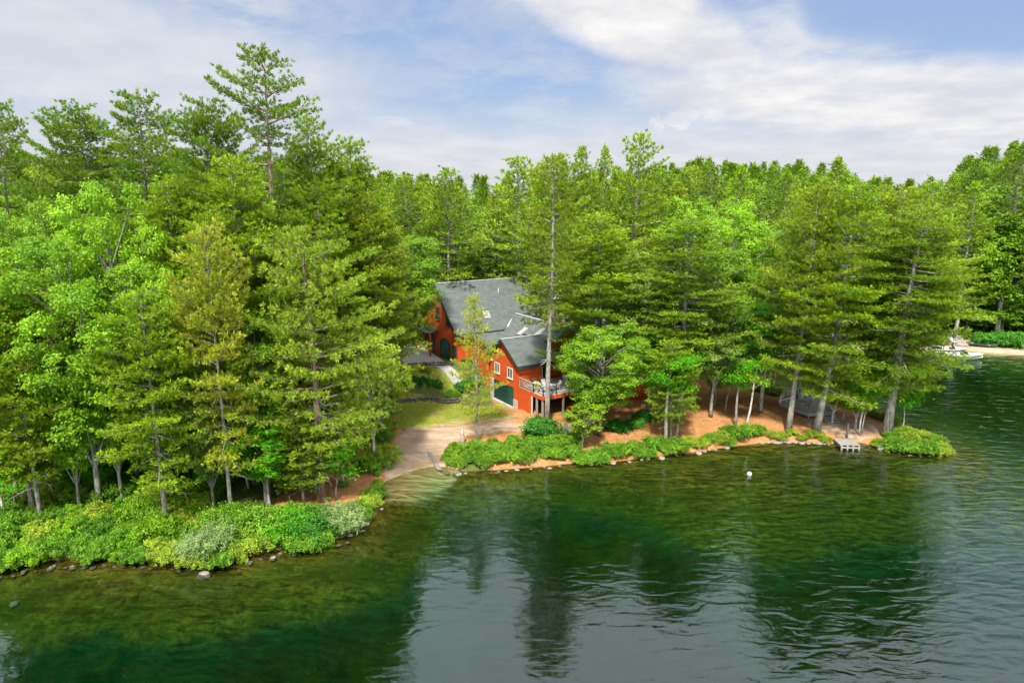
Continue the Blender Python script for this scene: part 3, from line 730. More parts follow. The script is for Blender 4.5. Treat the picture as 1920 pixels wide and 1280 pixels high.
for e in T: tree(*e[:6], label=e[6], leaf=e[7])
# thin bare birches and stems on the point
def stem(px, py, tpy, lean, r=.11, label=None, m_=B_BIRCH, group='thin pale stems on the point'):
    X0, Y0 = G(px, py, .9); z0 = hz(X0, Y0); Ht = topz(Y0, tpy) - z0
    root = empty('birch_tree', (X0, Y0, z0 - .1)); rr = random.Random(px); wb = MB()
    pts = [Vector((lean * Ht * t + .12 * math.sin(t * 5 + px), .1 * math.sin(t * 4 + py), Ht * t)) for t in [i_ / 6 for i_ in range(7)]]
    wb.tube(pts, [r * (1.25 if i_ == 0 else 1) * (1 - .6 * i_ / 6) for i_ in range(7)], 8)
    Lv = Leaves(px); npr = np.random.RandomState(px)
    lb = wb
    for k_ in range(9):
        b0 = pts[4 + k_ % 3]; a = k_ * 2.4; c = b0 + Vector((math.cos(a) * rr.uniform(.5, 1.5), math.sin(a) * rr.uniform(.5, 1.5), rr.uniform(-.1, 1.1)))
        lb.tube([b0, b0.lerp(c, .5) + Vector((0, 0, .1)), c], [.03, .02, .008], 4, cap=False)
        n_ = 260; p = np.array(c) + npr.normal(0, 1, (n_, 3)) * np.array([.42, .42, .22]); nn = nrm(npr.normal(0, .5, (n_, 3)) + np.array([0, 0, .9])); d = np.cross(nn, npr.normal(0, 1, (n_, 3)))
        Lv.add(p, d, nn, .2, .15, rr.uniform(.2, .9) + npr.normal(0, .15, n_))
    wb.build('trunk', m_, root, smooth=True); Lv.build('crown', F_DEC if px % 2 else F_MAPLE, root)
    tag(root, label, 'tree', group)
stem(1395, 802, 690, .16, .13, 'white birch stem leaning right on orange ground left of the lakeside deck')
stem(1378, 800, 690, .03, .15, 'straight grey stem just left of the leaning white birch', B_PINE)
stem(1361, 780, 690, .05, .10, 'thin grey stem farther back on the orange ground', B_GREY)
stem(1338, 770, 700, 0, .09, 'thin stem behind and left of the other point stems', B_GREY)
stem(1582, 786, 700, .14, .09, 'thin white birch leaning right just past the deck stairs')
stem(1612, 808, 720, .03, .09, 'pair mate birch stem right of the sandy landing')
stem(1618, 806, 718, .06, .07, 'thinner birch stem touching the one right of the sandy landing')
stem(1690, 802, 740, .02, .08, 'thin white stem at the far tip of the point')
stem(1268, 822, 690, .06, .16, 'thick pale stem beside the small shore pine', B_GREY)
stem(1246, 826, 690, .03, .2, 'thick brown stem by the shore right of the dark shrubs', B_PINE)
stem(1232, 790, 700, 0, .16, 'brown stem behind the two shore stems', B_PINE)
stem(1114, 812, 740, 0, .14, 'grey stem under the leafy tree at the deck', B_PINE)
stem(15, 982, 850, -.06, .14, 'pale leaning stem at the extreme left shore')
stem(505, 948, 860, .02, .12, 'slim pale stem beside the forked maple on the left shore')
stem(632, 930, 850, .04, .09, 'thin grey stem right of the green chair', B_GREY)

# ---- the forest behind
rf = random.Random(5)
placed = [G(e[1], e[2][1], .8) if isinstance(e[2], tuple) else (XatY(e[1], e[2], 22), e[2]) for e in T]
def house_clear(x, y):
    u = (x - O2[0]) * A2[0] + (y - O2[1]) * A2[1]; v = (x - O2[0]) * B2[0] + (y - O2[1]) * B2[1]
    return not (-6 < u < 19 and -9 < v < 26)
cnt = 0; cand = []
for yy in np.concatenate([np.arange(56, 104, 6.2), np.arange(104, 180, 11)]):
    wdt = yy * .80; stp = 6.8 if yy < 104 else (9.5 if yy < 140 else 11.5)
    for xx in np.arange(-wdt - 4, wdt + 8, stp):
        cand.append((xx + rf.uniform(-1.6, 1.6), yy + rf.uniform(-1.6, 1.6)))
cp = np.array(cand); ins = inside(cp, PA); dd_ = seg_dist(cp, SH); hts = height(cp)
sky_line = [(-200, 250), (0, 300), (150, 300), (300, 300), (600, 310), (700, 335), (800, 342), (930, 345), (1050, 335), (1240, 322), (1330, 306), (1400, 320), (1450, 318), (1550, 306), (1600, 335),
            (1640, 345), (1740, 345), (1790, 300), (1870, 276), (1930, 278), (2200, 260)]
def sky_y(px):
    for (a, b), (c_, d_) in zip(sky_line[:-1], sky_line[1:]):
        if a <= px <= c_: return b + (d_ - b) * (px - a) / (c_ - a)
    return 330
for (xx, yy), i_, d_, h_ in zip(cand, ins, dd_, hts):
    if not i_ or d_ < 3.0 or not house_clear(xx, yy): continue
    px = 960 + 1280 * xx / (yy * cP + 4)
    if px < -60 or px > 1990: continue
    if 660 < px < 1010 and yy < 102: continue           # lawn, drive and house stay open
    if 1010 <= px < 1330 and yy < 88: continue
    if 1330 <= px < 1700 and yy < 84: continue
    if min((xx - a) ** 2 + (yy - b) ** 2 for a, b in placed) < 9: continue
    base_y = sky_y(px)
    if yy < 70: top = base_y + rf.uniform(120, 260)
    elif yy < 104: top = base_y + rf.uniform(22, 130)
    elif yy < 150: top = base_y + rf.uniform(-8, 50)
    else: top = base_y + rf.uniform(-3, 26)
    Ht = topz(yy, top) - h_
    if Ht < 7: continue
    Ht = min(Ht, 36)
    if yy < 75: key, nm = rf.choice([('db', 1), ('da', 1), ('pb', 0), ('pa', 0), ('de', 1)])
    elif yy < 104: key, nm = rf.choice([('pa', 0), ('pb', 0), ('pd', 0), ('f0', 0), ('f4', 0), ('db', 1), ('da', 1), ('dc', 1)])
    else: key, nm = rf.choice([('f0', 0), ('f1', 0), ('f2', 0), ('f3', 0), ('f4', 0), ('f1', 0), ('f2', 0), ('df', 1)])
    if px > 1740 and 108 < yy < 150: key, nm = rf.choice([('df', 1), ('df', 1), ('df', 1), ('f1', 0), ('f4', 0)])
    if px > 1740 and yy < 150 and yy > 108 and nm: Ht = min(Ht, 24)
    if nm: Ht = min(Ht, 25)
    H0, R0 = PROTO[key][1:]
    s = max(.8, Ht / H0) * rf.uniform(.9, 1.2) if not nm else Ht / H0 * 1.1
    s = min(s, 6.2 / R0)
    reg = 'far right shore across the cove' if (px > 1700 and yy > 95) else ('left woods' if px < 720 and yy < 104 else ('right woods on the point' if px > 1010 and yy < 104 else 'distant forest behind the house'))
    lf = rf.choice([F_PINE, F_PINE2, F_PINE, F_OLIVE]) if not nm else rf.choice([F_DEC, F_DEC2, F_DEC2])
    if yy > 104: lf = rf.choice([F_PINE2, F_PINE2, F_PINE, F_OLIVE]) if not nm else F_DEC2
    if reg.startswith('far right') and nm: lf = rf.choice([F_DEC2, F_DEC])
    kind_ = 'leafy tree' if nm else 'pine'
    inst(key, xx, yy, h_, s, Ht / H0, rf.uniform(0, 6.28), (0, 0), 'one of the crowded %ss filling the %s' % (kind_, reg), 'tree', 'crowded %ss of the %s' % (kind_, reg), lf)
    cnt += 1
print('forest trees', cnt)
# shade-giving understorey seen between the trunks
lo = 0
for px, Yd, tpy, hw in [(20, 56, 760, 70), (110, 57, 800, 70), (190, 56, 780, 60), (360, 57, 780, 70), (440, 57, 800, 60), (250, 58, 760, 60), (60, 60, 700, 70), (330, 61, 680, 70), (520, 58, 760, 60), (600, 60, 740, 60)]:
    lo += 1
    tree(rf.choice(['de', 'sm', 'dd']), px, Yd, tpy, hw, label='one of the low saplings in the shade of the left woods', leaf=rf.choice([F_MAPLE, F_DEC2]), group='low saplings in the shade of the left woods')
for px, Yd, tpy, hw in [(1850, 119, 560, 60), (1800, 121, 570, 55), (1900, 118, 560, 60), (1950, 118, 570, 60), (1870, 123, 520, 60), (1920, 124, 500, 70), (1820, 126, 520, 60)]:
    tree('df', px, Yd, tpy, hw, label='one of the low dark trees overhanging the far beach', leaf=F_DEC2, group='low dark trees overhanging the far beach')

for px, Yd, tpy, hw in [(1835, 119, 400, 78), (1905, 117, 390, 85), (1870, 127, 340, 90), (1960, 119, 400, 80), (1790, 124, 430, 66)]:
    tree('df', px, Yd, tpy, hw, label='one of the rounded leafy trees standing right behind the far beach', leaf=F_DEC2, group='rounded leafy trees right behind the far beach')

# ---- shrubs along the water
def line_pts(pts, n):
    seg = np.array(pts, float); d = np.hypot(*(seg[1:] - seg[:-1]).T); cum = np.concatenate([[0], np.cumsum(d)])
    for t in np.linspace(0, cum[-1], n): i_ = min(len(d) - 1, int(np.searchsorted(cum, t, 'right') - 1)); yield seg[i_] + (seg[i_ + 1] - seg[i_]) * ((t - cum[i_]) / d[i_])
rb = random.Random(9)
def shrub(px, py, s, key=None, leaf=None, label=None, group=None, hs=1.0, name=None):
    x_, y_ = G(px, py, .4); key = key or rb.choice(['b0', 'b1', 'b2'])
    z_ = hz(x_, y_)
    return inst(key, x_, y_, max(z_, .02) + .08, s, s * hs, rb.uniform(0, 6.28), (0, 0), label, 'shrub', group, leaf)
LS = [(-40, 1062), (60, 1042), (150, 1036), (260, 1040), (390, 1050), (450, 1036), (520, 1018), (590, 1010)]
for off, n_, sc_ in ((0, 22, .82), (-26, 20, 1.0), (-55, 18, 1.0), (-88, 16, .95)):
    for p in line_pts(LS, n_):
        if off < -60 and p[0] > 420: continue
        if off < -30 and p[0] > 470: continue
        shrub(p[0] + rb.uniform(-9, 9), p[1] + off + rb.uniform(-5, 5), sc_ * rb.uniform(.8, 1.15), leaf=rb.choice([F_BUSH, F_BUSH, F_BUSHY, F_DEC]), label='one of the leafy shrubs crowding the left shore', group='shrubs crowding the left shore', hs=rb.uniform(.9, 1.3))
shrub(395, 1040, 1.02, 'bw', None, 'pale grey green willow bush overhanging the left shore', hs=1.0)
shrub(640, 990, 1.0, 'bw', None, 'silvery willow bush with bare twigs left of the beach', hs=.95)
shrub(530, 1005, 1.15, 'b1', F_MAPLE, 'bright green shrub below the forked maple')
shrub(580, 1000, .95, 'b3', F_BUSHD, 'dark shrub beside the silvery willow bush', hs=.8)
shrub(690, 950, .7, 'b0', F_BUSHY, 'yellow green shrub at the edge of the sandy beach')
shrub(672, 965, .8, 'b1', F_BUSH, 'green shrub behind the shrub at the beach edge')
shrub(703, 925, .6, 'b1', F_BUSH, 'small green shrub overhanging the beach water')
shrub(708, 905, .45, 'b2', F_BUSHY, 'tiny shrub at the top of the beach bank')
shrub(716, 868, .9, 'b3', F_BUSHY, 'yellow green shrub left of the sandy ramp')
shrub(708, 838, 1.1, 'b1', F_BUSH, 'green shrub uphill left of the sandy ramp')
shrub(722, 815, .9, 'b0', F_BUSHY, 'small yellowish shrub at the lower left lawn corner')
shrub(690, 880, 1.0, 'b1', F_BUSH, 'leafy shrub under the thin leaning sapling')
shrub(425, 985, .6, 'b2', F_WILL, 'small pale shrub under the small oak')
for off, n_, sc_ in ((-8, 13, .72), (-22, 12, .85), (-36, 7, .62)):
    for p in line_pts([(852, 877), (930, 874), (1010, 868), (1075, 861)], n_):
        shrub(p[0] + rb.uniform(-6, 6), p[1] + off + rb.uniform(-3, 3), sc_ * rb.uniform(.85, 1.1), leaf=rb.choice([F_BUSH, F_BUSH, F_DEC2]), label='one of the green shrubs on the bank below the house', group='green shrubs on the bank below the house')
for p in line_pts([(1092, 860), (1150, 856), (1215, 848), (1290, 839), (1370, 827), (1425, 819)], 27):
    shrub(p[0] + rb.uniform(-5, 5), p[1] + rb.uniform(-5, 2), rb.uniform(.5, .85), leaf=rb.choice([F_BUSH, F_BUSH, F_DEC2, F_BUSHY]), label='one of the small green shrubs along the curved bank', group='small green shrubs along the curved bank', hs=rb.uniform(.8, 1.2))
for px, py in ((1440, 818), (1462, 819), (1482, 816), (1505, 820), (1525, 818), (1545, 822)):
    shrub(px, py, .55 * rb.uniform(.9, 1.1), leaf=F_BUSHY, label='one of the low olive shrubs under the thick pine trunks', group='low olive shrubs under the thick pine trunks', hs=.7)
for px, py, s in ((1645, 830, .55), (1668, 834, .75), (1690, 838, .85), (1715, 840, .9), (1740, 842, .85), (1762, 842, .7), (1678, 824, .7), (1702, 826, .8), (1728, 828, .8), (1752, 832, .7), (1700, 815, .55)):
    shrub(px, py, s, leaf=rb.choice([F_BUSH, F_BUSHY]), label='one of the light green shrubs massed on the tip of the point', group='light green shrubs on the tip of the point')
for px, py in ((1590, 768), (1605, 772), (1622, 777), (1640, 784), (1658, 790), (1676, 797), (1576, 762), (1440, 742), (1425, 738), (1455, 746)):
    shrub(px, py, .6 * rb.uniform(.85, 1.2), leaf=rb.choice([F_BUSHY, F_BUSH]), label='one of the low shrubs on the cove side of the point', group='low shrubs on the cove side of the point', hs=.9)
shrub(1015, 826, 1.0, 'b3', F_BUSHD, 'big round dark green rhododendron beside the tall bare pine trunk', hs=1.05)
shrub(1158, 812, .72, 'b3', F_HEDGE, 'dark rounded shrub on the orange ground under the deck', hs=.7)
shrub(1192, 806, .55, 'b3', F_BUSHD, 'lighter shrub next to the dark rounded one', hs=.75)
shrub(1208, 796, .62, 'b3', F_HEDGE, 'second dark shrub uphill of the lighter one', hs=.8)
hedge = [G(px, py, 2.0) for px, py in ((758, 738), (775, 737), (791, 736), (806, 734), (820, 732), (745, 741))]
for x_, y_ in hedge:
    inst('hd', x_, y_, hz(x_, y_), 1.15, 1.15, rb.uniform(0, 6), (0, 0), 'one of the clipped round boxwoods in a row above the lawn', 'shrub', 'row of clipped round boxwoods')
for k_, (px, py, s, key, lf, lb) in enumerate(((800, 716, .5, 'b0', F_BUSHY, 'yellow green perennial clump above the boxwoods'), (772, 714, .45, 'b2', F_WILL, 'pale low perennial clump above the boxwoods'),
                                     (848, 722, .62, 'b1', F_BUSH, 'green garden shrub right of the boxwoods'), (868, 716, .6, 'b3', F_BUSHD, 'dark garden shrub behind the golden young pine'),
                                     (885, 712, .62, 'b3', F_HEDGE, 'dark evergreen shrub against the garage wing corner'), (872, 700, .45, 'b3', F_BUSHD, 'small dark shrub by the barn door path'), (735, 712, .9, 'b1', F_BUSHY, 'yellow shrub on the drive edge'),
                                     (720, 728, 1.0, 'b0', F_BUSH, 'round green shrub left of the boxwoods'), (712, 748, 1.0, 'b1', F_BUSHY, 'pale feathery shrub beside the lawn'), (700, 772, 1.0, 'b0', F_DEC, 'leafy shrub at the left end of the lawn'))):
    x_, y_ = G(px, py, 2.6 if py < 730 else 1.5); inst(key, x_, y_, hz(x_, y_), s, s, rb.uniform(0, 6), (0, 0), lb, 'shrub', None, lf)
for px, py, s in ((1850, 640, 1.1), (1880, 641, 1.2), (1905, 643, 1.2), (1935, 645, 1.3)):
    x_, y_ = G(px, py, 1.2); inst('b3', x_, y_, hz(x_, y_), s, s, rb.uniform(0, 6), (0, 0), 'one of the dark shrubs behind the far beach', 'shrub', 'dark shrubs behind the far beach', F_BUSHD)

# ---- undergrowth: leafy ground cover nobody could count
npr = np.random.RandomState(77)
def cover(name, label, cat, n_, x0, x1, y0, y1, test, leaf, size, hmax, up=.8):
    p = np.column_stack([npr.uniform(x0, x1, n_), npr.uniform(y0, y1, n_)]); p = p[inside(p, PA)]; p = p[test(p)]
    h = height(p); n2 = len(p); hh_ = hmax * (.35 + .65 * np.clip(vnoise(p[:, 0], p[:, 1], 1.4, 4) + .5, 0, 1)) * npr.uniform(.15, 1, n2)
    nn = nrm(npr.normal(0, .45, (n2, 3)) + np.array([0, 0, up])); d = np.cross(nn, npr.normal(0, 1, (n2, 3)))
    L = Leaves(3); L.add(np.column_stack([p, h + hh_]), d, nn, size[0] * npr.uniform(.7, 1.3, n2), size[1] * npr.uniform(.7, 1.3, n2), .5 + .35 * vnoise(p[:, 0], p[:, 1], 2.5, 6) + npr.normal(0, .15, n2))
    o = L.build(name, leaf); tag(o, label, cat, kind='stuff'); return o
cover('undergrowth', 'leafy green undergrowth covering the ground of the left woods', 'undergrowth', 150000, -52, -12, 43, 64,
      lambda p: (seg_dist(p, SH) > .6) & ~((p[:, 0] > -24.0) & (p[:, 1] > 50.5) & (vnoise(p[:, 0], p[:, 1], 2, 2) > -.6)), F_MAPLE, (.22, .16), .8)
cover('forest_floor_plants', 'low green plants on the forest floor behind the house and across the cove', 'ground cover', 60000, -60, 110, 88, 150,
      lambda p: (seg_dist(p, SH) > 5) & np.array([house_clear(a, b) for a, b in p]) & (p[:, 1] > 96), F_DEC2, (.6, .4), 1.0)
# grass blades
p = np.column_stack([npr.uniform(-22, 3, 70000), npr.uniform(67, 84, 70000)])
def zone_at(cx, cy, rx, ry, rot, q):
    x_, y_ = q[:, 0] - cx, q[:, 1] - cy; c_, s_ = math.cos(rot), math.sin(rot)
    return np.hypot((x_ * c_ + y_ * s_) / rx, (-x_ * s_ + y_ * c_) / ry) + .3 * vnoise(q[:, 0], q[:, 1], 2.2, 3)
g = np.minimum.reduce([zone_at(-9.5, 72.2, 7.2, 2.5, .08, p), zone_at(-10, 76.2, 9, 1.8, .1, p), zone_at(-4.2, 73.2, 4, 2.2, .2, p) + .1])
p = p[(g < 1) & (npr.uniform(0, 1, len(p)) < .85)]; n2 = len(p); h = height(p)
Lg = Leaves(5); Lg.add(np.column_stack([p, h - .01]), nrm(npr.normal(0, .5, (n2, 3)) + np.array([0, 0, 1.0])), npr.normal(0, 1, (n2, 3)), npr.uniform(.06, .15, n2), .03, .5 + .4 * vnoise(p[:, 0], p[:, 1], 1.2, 6) + npr.normal(0, .2, n2))
tag(Lg.build('lawn_grass', F_LAWN), 'patchy yellow green lawn grass below the boxwood row', 'grass', kind='stuff')

# ------------------------------------------------------------------ the far forest: past counting, one mass of crowns
def forest_mass():
    rr = random.Random(31); npr = np.random.RandomState(31); L = Leaves(8); n_t = 0
    for yy in np.arange(184, 290, 12.0):
        for xx in np.arange(-yy * .8 - 5, yy * .8 + 10, 9.5):
            x_ = xx + rr.uniform(-2.5, 2.5); y_ = yy + rr.uniform(-3, 3); px = 960 + 1280 * x_ / (y_ * cP + 4)
            if not -60 < px < 1990 or not inside(np.array([[x_, y_]]), PA)[0]: continue
            g_ = hz(x_, y_); top = sky_y(px) + rr.choice([rr.uniform(-16, 4), rr.uniform(4, 30)]); Ht = max(12, min(36, topz(y_, top) - g_)); rad = rr.uniform(4.0, 5.6); low_ = Ht * .35
            nw = int((Ht - low_) / .85)
            for k_ in range(nw):
                t = k_ / nw; z_ = low_ + (Ht - low_) * t; Lr = rad * min(1, ((1 - t) * 1.6)) ** .75 * rr.uniform(.72, 1.1); nb_ = 6
                a = rr.uniform(0, 6.28) + np.arange(nb_) * 6.283 / nb_ + npr.uniform(-.3, .3, nb_); Lb = Lr * npr.uniform(.55, 1.15, nb_)
                m = 12; f = np.tile(np.linspace(.15, 1, m), nb_); aa = np.repeat(a, m) + npr.normal(0, .22, m * nb_); ll = np.repeat(Lb, m) * f
                p = np.column_stack([x_ + np.cos(aa) * ll, y_ + np.sin(aa) * ll, g_ + z_ + ll * (.02 + .25 * t) + npr.normal(0, .42, m * nb_)])
                d = np.column_stack([np.cos(aa), np.sin(aa), .3 + .5 * t + 0 * aa]) + npr.normal(0, .3, (m * nb_, 3)); nn = npr.normal(0, .45, (m * nb_, 3)) + np.array([0, 0, 1.0])
                L.add(p, d, nn, npr.uniform(.7, 1.3, m * nb_), .36, np.clip(rr.uniform(.2, .8) + npr.normal(0, .15, m * nb_), 0, 1))
            q_ = np.column_stack([x_ + npr.normal(0, .3, 14), y_ + npr.normal(0, .3, 14), g_ + Ht - npr.uniform(.3, 2.2, 14)]); L.add(q_, npr.normal(0, .5, (14, 3)) + np.array([0, 0, 1.0]), npr.normal(0, 1, (14, 3)), .9, .3, .6); n_t += 1
    o = L.build('distant_forest', F_PINE2); tag(o, 'distant mass of pine crowns forming the far treeline', 'forest', kind='stuff'); print('mass trees', n_t)
forest_mass()

# ------------------------------------------------------------------ the red house
def roofmat2():
    m_ = M_ROOF.copy(); m_.name = 'green_grey_shingles_turned'
    for n_ in m_.node_tree.nodes:
        if n_.type == 'MAPPING' and tuple(n_.inputs[3].default_value) == (1, 1, 1): n_.inputs[2].default_value = (0, 0, math.pi / 2)
        elif n_.type == 'MAPPING': n_.inputs[3].default_value = (2.4, .5, .5)
    return m_
M_ROOF2 = roofmat2()
HA = math.atan2(.519, .855)
house = empty('red_house', (O2[0], O2[1], 0), HA)
tag(house, 'large red barn style house with green grey shingle roofs, garage wing and deck', 'house')
HM = house.matrix_basis.copy()


def gable_walls(name, u0, u1, v0, v1, z0, ze, zr, along='u', mats=M_RED):
    mb = MB()
    if along == 'u':
        vm = (v0 + v1) / 2; prof = [(v0, z0), (v1, z0), (v1, ze), (vm, zr), (v0, ze)]
        vs = [(u0, a, b) for a, b in prof] + [(u1, a, b) for a, b in prof]
    else:
        um = (u0 + u1) / 2; prof = [(u0, z0), (u1, z0), (u1, ze), (um, zr), (u0, ze)]
        vs = [(a, v0, b) for a, b in prof] + [(a, v1, b) for a, b in prof]
    mb.add(vs, [(4, 3, 2, 1, 0), (5, 6, 7, 8, 9)] + [(i_, (i_ + 1) % 5, 5 + (i_ + 1) % 5, 5 + i_) for i_ in range(5)])
    return mb.build(name, mats, house)
def gable_roof(u0, u1, v0, v1, ze, zr, along='u', ov=.45, ove=.5, th=.22, m_=None):
    """ze is the wall top; the eaves carry on below it"""
    mb = MB()
    if along == 'u':
        vm = (v0 + v1) / 2; sl = (zr - ze) / (vm - v0); zo = ze - sl * ove; a, b = u0 - ov, u1 + ov
        mb.slab([(a, v0 - ove, zo + th), (b, v0 - ove, zo + th), (b, vm, zr + th), (a, vm, zr + th)], th)
        mb.slab([(a, vm, zr + th), (b, vm, zr + th), (b, v1 + ove, zo + th), (a, v1 + ove, zo + th)], th)
    else:
        um = (u0 + u1) / 2; sl = (zr - ze) / (um - u0); zo = ze - sl * ove; a, b = v0 - ov, v1 + ov
        mb.slab([(u0 - ove, b, zo + th), (u0 - ove, a, zo + th), (um, a, zr + th), (um, b, zr + th)], th)
        mb.slab([(um, b, zr + th), (um, a, zr + th), (u1 + ove, a, zo + th), (u1 + ove, b, zo + th)], th)
    return mb.build('roof', m_ or (M_ROOF if along == 'u' else M_ROOF2), house)
def sub(mb, name, m_, parent, **k):
    o = mb.build(name, m_, parent, **k); return o

# barn
gable_walls('barn_wall', -1.8, 12.2, 11.8, 22.8, 3.0, 8.5, 13.6)
br_ = gable_roof(-1.8, 12.2, 11.8, 22.8, 8.5, 13.6, ov=.6, ove=.75, th=.25); tag(br_, 'steep barn roof')
sub(MB().box(-2.42, 12.82, 17.2, 17.4, 13.86, 13.93), 'ridge_cap', M_FLASH, br_)
for u_, v_ in ((6.4, 15.6), (8.6, 14.2)): sub(MB().tube([(u_, v_, 8.5 + (v_ - 11.8) * .927), (u_, v_, 8.5 + (v_ - 11.8) * .927 + .85)], .07, 8), 'vent_pipe', M_WHITE, br_)
for s_, (va, vb) in ((-1, (11.05, 17.3)), (1, (23.55, 17.3))):
    mb = MB(); mb.beam((-2.44, va, 8.5 - .75 * .927 + .10), (-2.44, vb, 13.72), .06, .34); sub(mb, 'rake_board', M_TRIM, br_)
sub(MB().box(-2.4, 12.8, 10.96, 11.03, 7.66, 8.04), 'eave_board', M_TRIM, br_)
# low skylight on the barn roof
def roofpt(u_, v_): return Vector((u_, v_, 8.5 + (v_ - 11.8) * .927 + .26))
sub(MB().slab([roofpt(2.6, 12.5), roofpt(3.5, 12.5), roofpt(3.5, 13.4), roofpt(2.6, 13.4)], -.10).slab([roofpt(2.7, 12.6) + Vector((0, -.1, .1)), roofpt(3.4, 12.6) + Vector((0, -.1, .1)), roofpt(3.4, 13.3) + Vector((0, -.1, .1)), roofpt(2.7, 13.3) + Vector((0, -.1, .1))], .02), 'skylight', M_SKYL, br_)
# arched door and side door, window on the barn gable
def arch_door(v0, v1, z0, z1):
    vm = (v0 + v1) / 2; r_ = (v1 - v0) / 2; pr = [(v0, z0), (v0, z1 - r_ * .6)] + [(vm - r_ * math.cos(a), z1 - r_ * .6 + r_ * .6 * math.sin(a)) for a in [math.pi * k_ / 10 for k_ in range(1, 10)]] + [(v1, z1 - r_ * .6), (v1, z0)]
    n_ = len(pr); vs = [(-1.86, a, b) for a, b in pr] + [(-1.75, a, b) for a, b in pr]
    d = MB().add(vs, [tuple(range(n_)), tuple(range(2 * n_ - 1, n_ - 1, -1))] + [(i_, n_ + i_, n_ + (i_ + 1) % n_, (i_ + 1) % n_) for i_ in range(n_)]).build('garage_door', M_GREEN, house)
    fr = MB(); q = [Vector((-1.88, a, b)) for a, b in pr]
    for a, b in zip(q[:-1], q[1:]): fr.beam(a, b, .1, .12)
    sub(fr, 'door_frame', M_TRIM, d)
    g_ = MB()
    for zz_ in (z0 + .7, z0 + 1.4): g_.box(-1.885, -1.865, v0 + .15, v1 - .15, zz_, zz_ + .05)
    sub(g_, 'door_panel_line', M_DGREEN, d)
arch_door(14.1, 16.9, 3.86, 6.7); arch_door(18.9, 21.7, 3.86, 6.7)
def door_u(uface, v0, v1, z0, z1, m_, trim=M_WHITE):
    """a door in a wall facing -u"""
    d = MB().box(uface - .05, uface + .03, v0, v1, z0, z1).build('door', m_, house)
    f = MB().box(uface - .08, uface + .02, v0 - .12, v0 - .003, z0, z1 + .12).box(uface - .08, uface + .02, v1 + .003, v1 + .12, z0, z1 + .12).box(uface - .08, uface + .02, v0 - .003, v1 + .003, z1 + .003, z1 + .12)
    sub(f, 'door_frame', trim, d)
    sub(MB().tube([(uface - .10, v0 + .12, z0 + 1.0), (uface - .05, v0 + .12, z0 + 1.0)], .035, 8), 'handle', M_METAL, d)
    return d
door_u(-1.8, 12.35, 13.3, 3.88, 6.0, M_GREEN, M_TRIM)
def window(face, a0, a1, z0, z1, wall='u', mull=1, frame=M_WHITE):
    w_ = MB()
    def bx(p, q, r, s_, t0, t1, mb):
        (mb.box(face - t1, face - t0, p, q, r, s_) if wall == 'u' else mb.box(p, q, face - t1, face - t0, r, s_))
    f = MB(); e = .09
    bx(a0 - e, a1 + e, z0 - e, z0, 0, .08, f); bx(a0 - e, a1 + e, z1, z1 + e, 0, .08, f); bx(a0 - e, a0, z0, z1, 0, .08, f); bx(a1, a1 + e, z0, z1, 0, .08, f)
    for k_ in range(1, mull + 1):
        c = a0 + (a1 - a0) * k_ / (mull + 1); bx(c - .035, c + .035, z0, z1, 0, .07, f)
    fo = f.build('window', frame, house)
    g_ = MB(); bx(a0, a1, z0, z1, .005, .03, g_); sub(g_, 'pane', M_GLASS, fo)
    s2 = MB(); bx(a0 - .14, a1 + .14, z0 - .16, z0 - e - .003, 0, .13, s2); sub(s2, 'sill', frame, fo)
window(-1.8, 14.0, 15.0, 8.6, 10.4, 'u', 1, M_TRIM)
window(-1.8, 17.2, 18.2, 9.0, 10.6, 'u', 1, M_TRIM)
window(11.8, 1.2, 2.2, 5.2, 6.6, 'v', 1)
# small shed roof over the far garage bays
po = MB().slab([(-3.2, 17.6, 7.2), (-3.2, 22.6, 7.2), (-1.82, 22.6, 7.7), (-1.82, 17.6, 7.7)][::-1], .15).build('porch_roof', M_ROOF2, house)
for v_ in (17.75, 22.45): sub(MB().box(-3.1, -2.9, v_ - .1, v_ + .1, 3.3, 7.12), 'post', M_RED, po)
MB().box(-1.9, -1.82, 11.75, 14.0, 3.2, 3.84).build('foundation', M_CONC, house)

# garage wing (walk-out below, room above)
gable_walls('garage_wall', 0, 3.3, 0, 6.5, .2, 6.25, 8.45)
MB().box(3.31, 5.6, 1.1, 5.3, .2, 6.85).build('garage_wall', M_RED, house)
gr_ = gable_roof(0, 5.4, 0, 6.5, 6.25, 8.45, ov=.45, ove=.5, th=.2); tag(gr_, 'smaller garage wing roof')
sub(MB().box(-.47, 5.2, 3.17, 3.33, 8.66, 8.72), 'ridge_cap', M_FLASH, gr_)
for va in (-.52, 7.02): sub(MB().beam((-.48, va, 6.02), (-.48, 3.25, 8.56), .06, .28), 'rake_board', M_TRIM, gr_)
sub(MB().box(-.44, 5.6, -.58, -.51, 5.78, 6.08), 'eave_board', M_TRIM, gr_)
window(0, 1.35, 2.35, 4.25, 5.35, 'u', 1); window(0, 4.35, 5.35, 4.25, 5.35, 'u', 1)
gd = MB().box(-.05, .03, 2.35, 5.35, .95, 3.15).build('garage_door', M_DGREEN, house)
sub(MB().box(-.12, -.06, 2.25, 5.45, 3.16, 3.3).box(-.12, -.06, 2.2, 2.34, .9, 3.15).box(-.12, -.06, 5.36, 5.5, .9, 3.15), 'door_frame', M_TRIM, gd)
g_ = MB()
for zz_ in (1.45, 2.0, 2.55): g_.box(-.062, -.052, 2.4, 5.3, zz_, zz_ + .04)
sub(g_, 'door_panel_line', M_TRIM, gd)
door_u(0, 1.2, 2.05, .95, 3.1, M_GREEN, M_TRIM)
MB().box(-.1, -.003, .15, 1.05, .4, 1.85).box(-.1, -.003, 5.52, 6.48, .6, 3.3).build('foundation', M_CONC, house)
MB().box(-.5, -.102, 1.0, 5.6, .5, .93).build('door_sill', M_CONC, house)
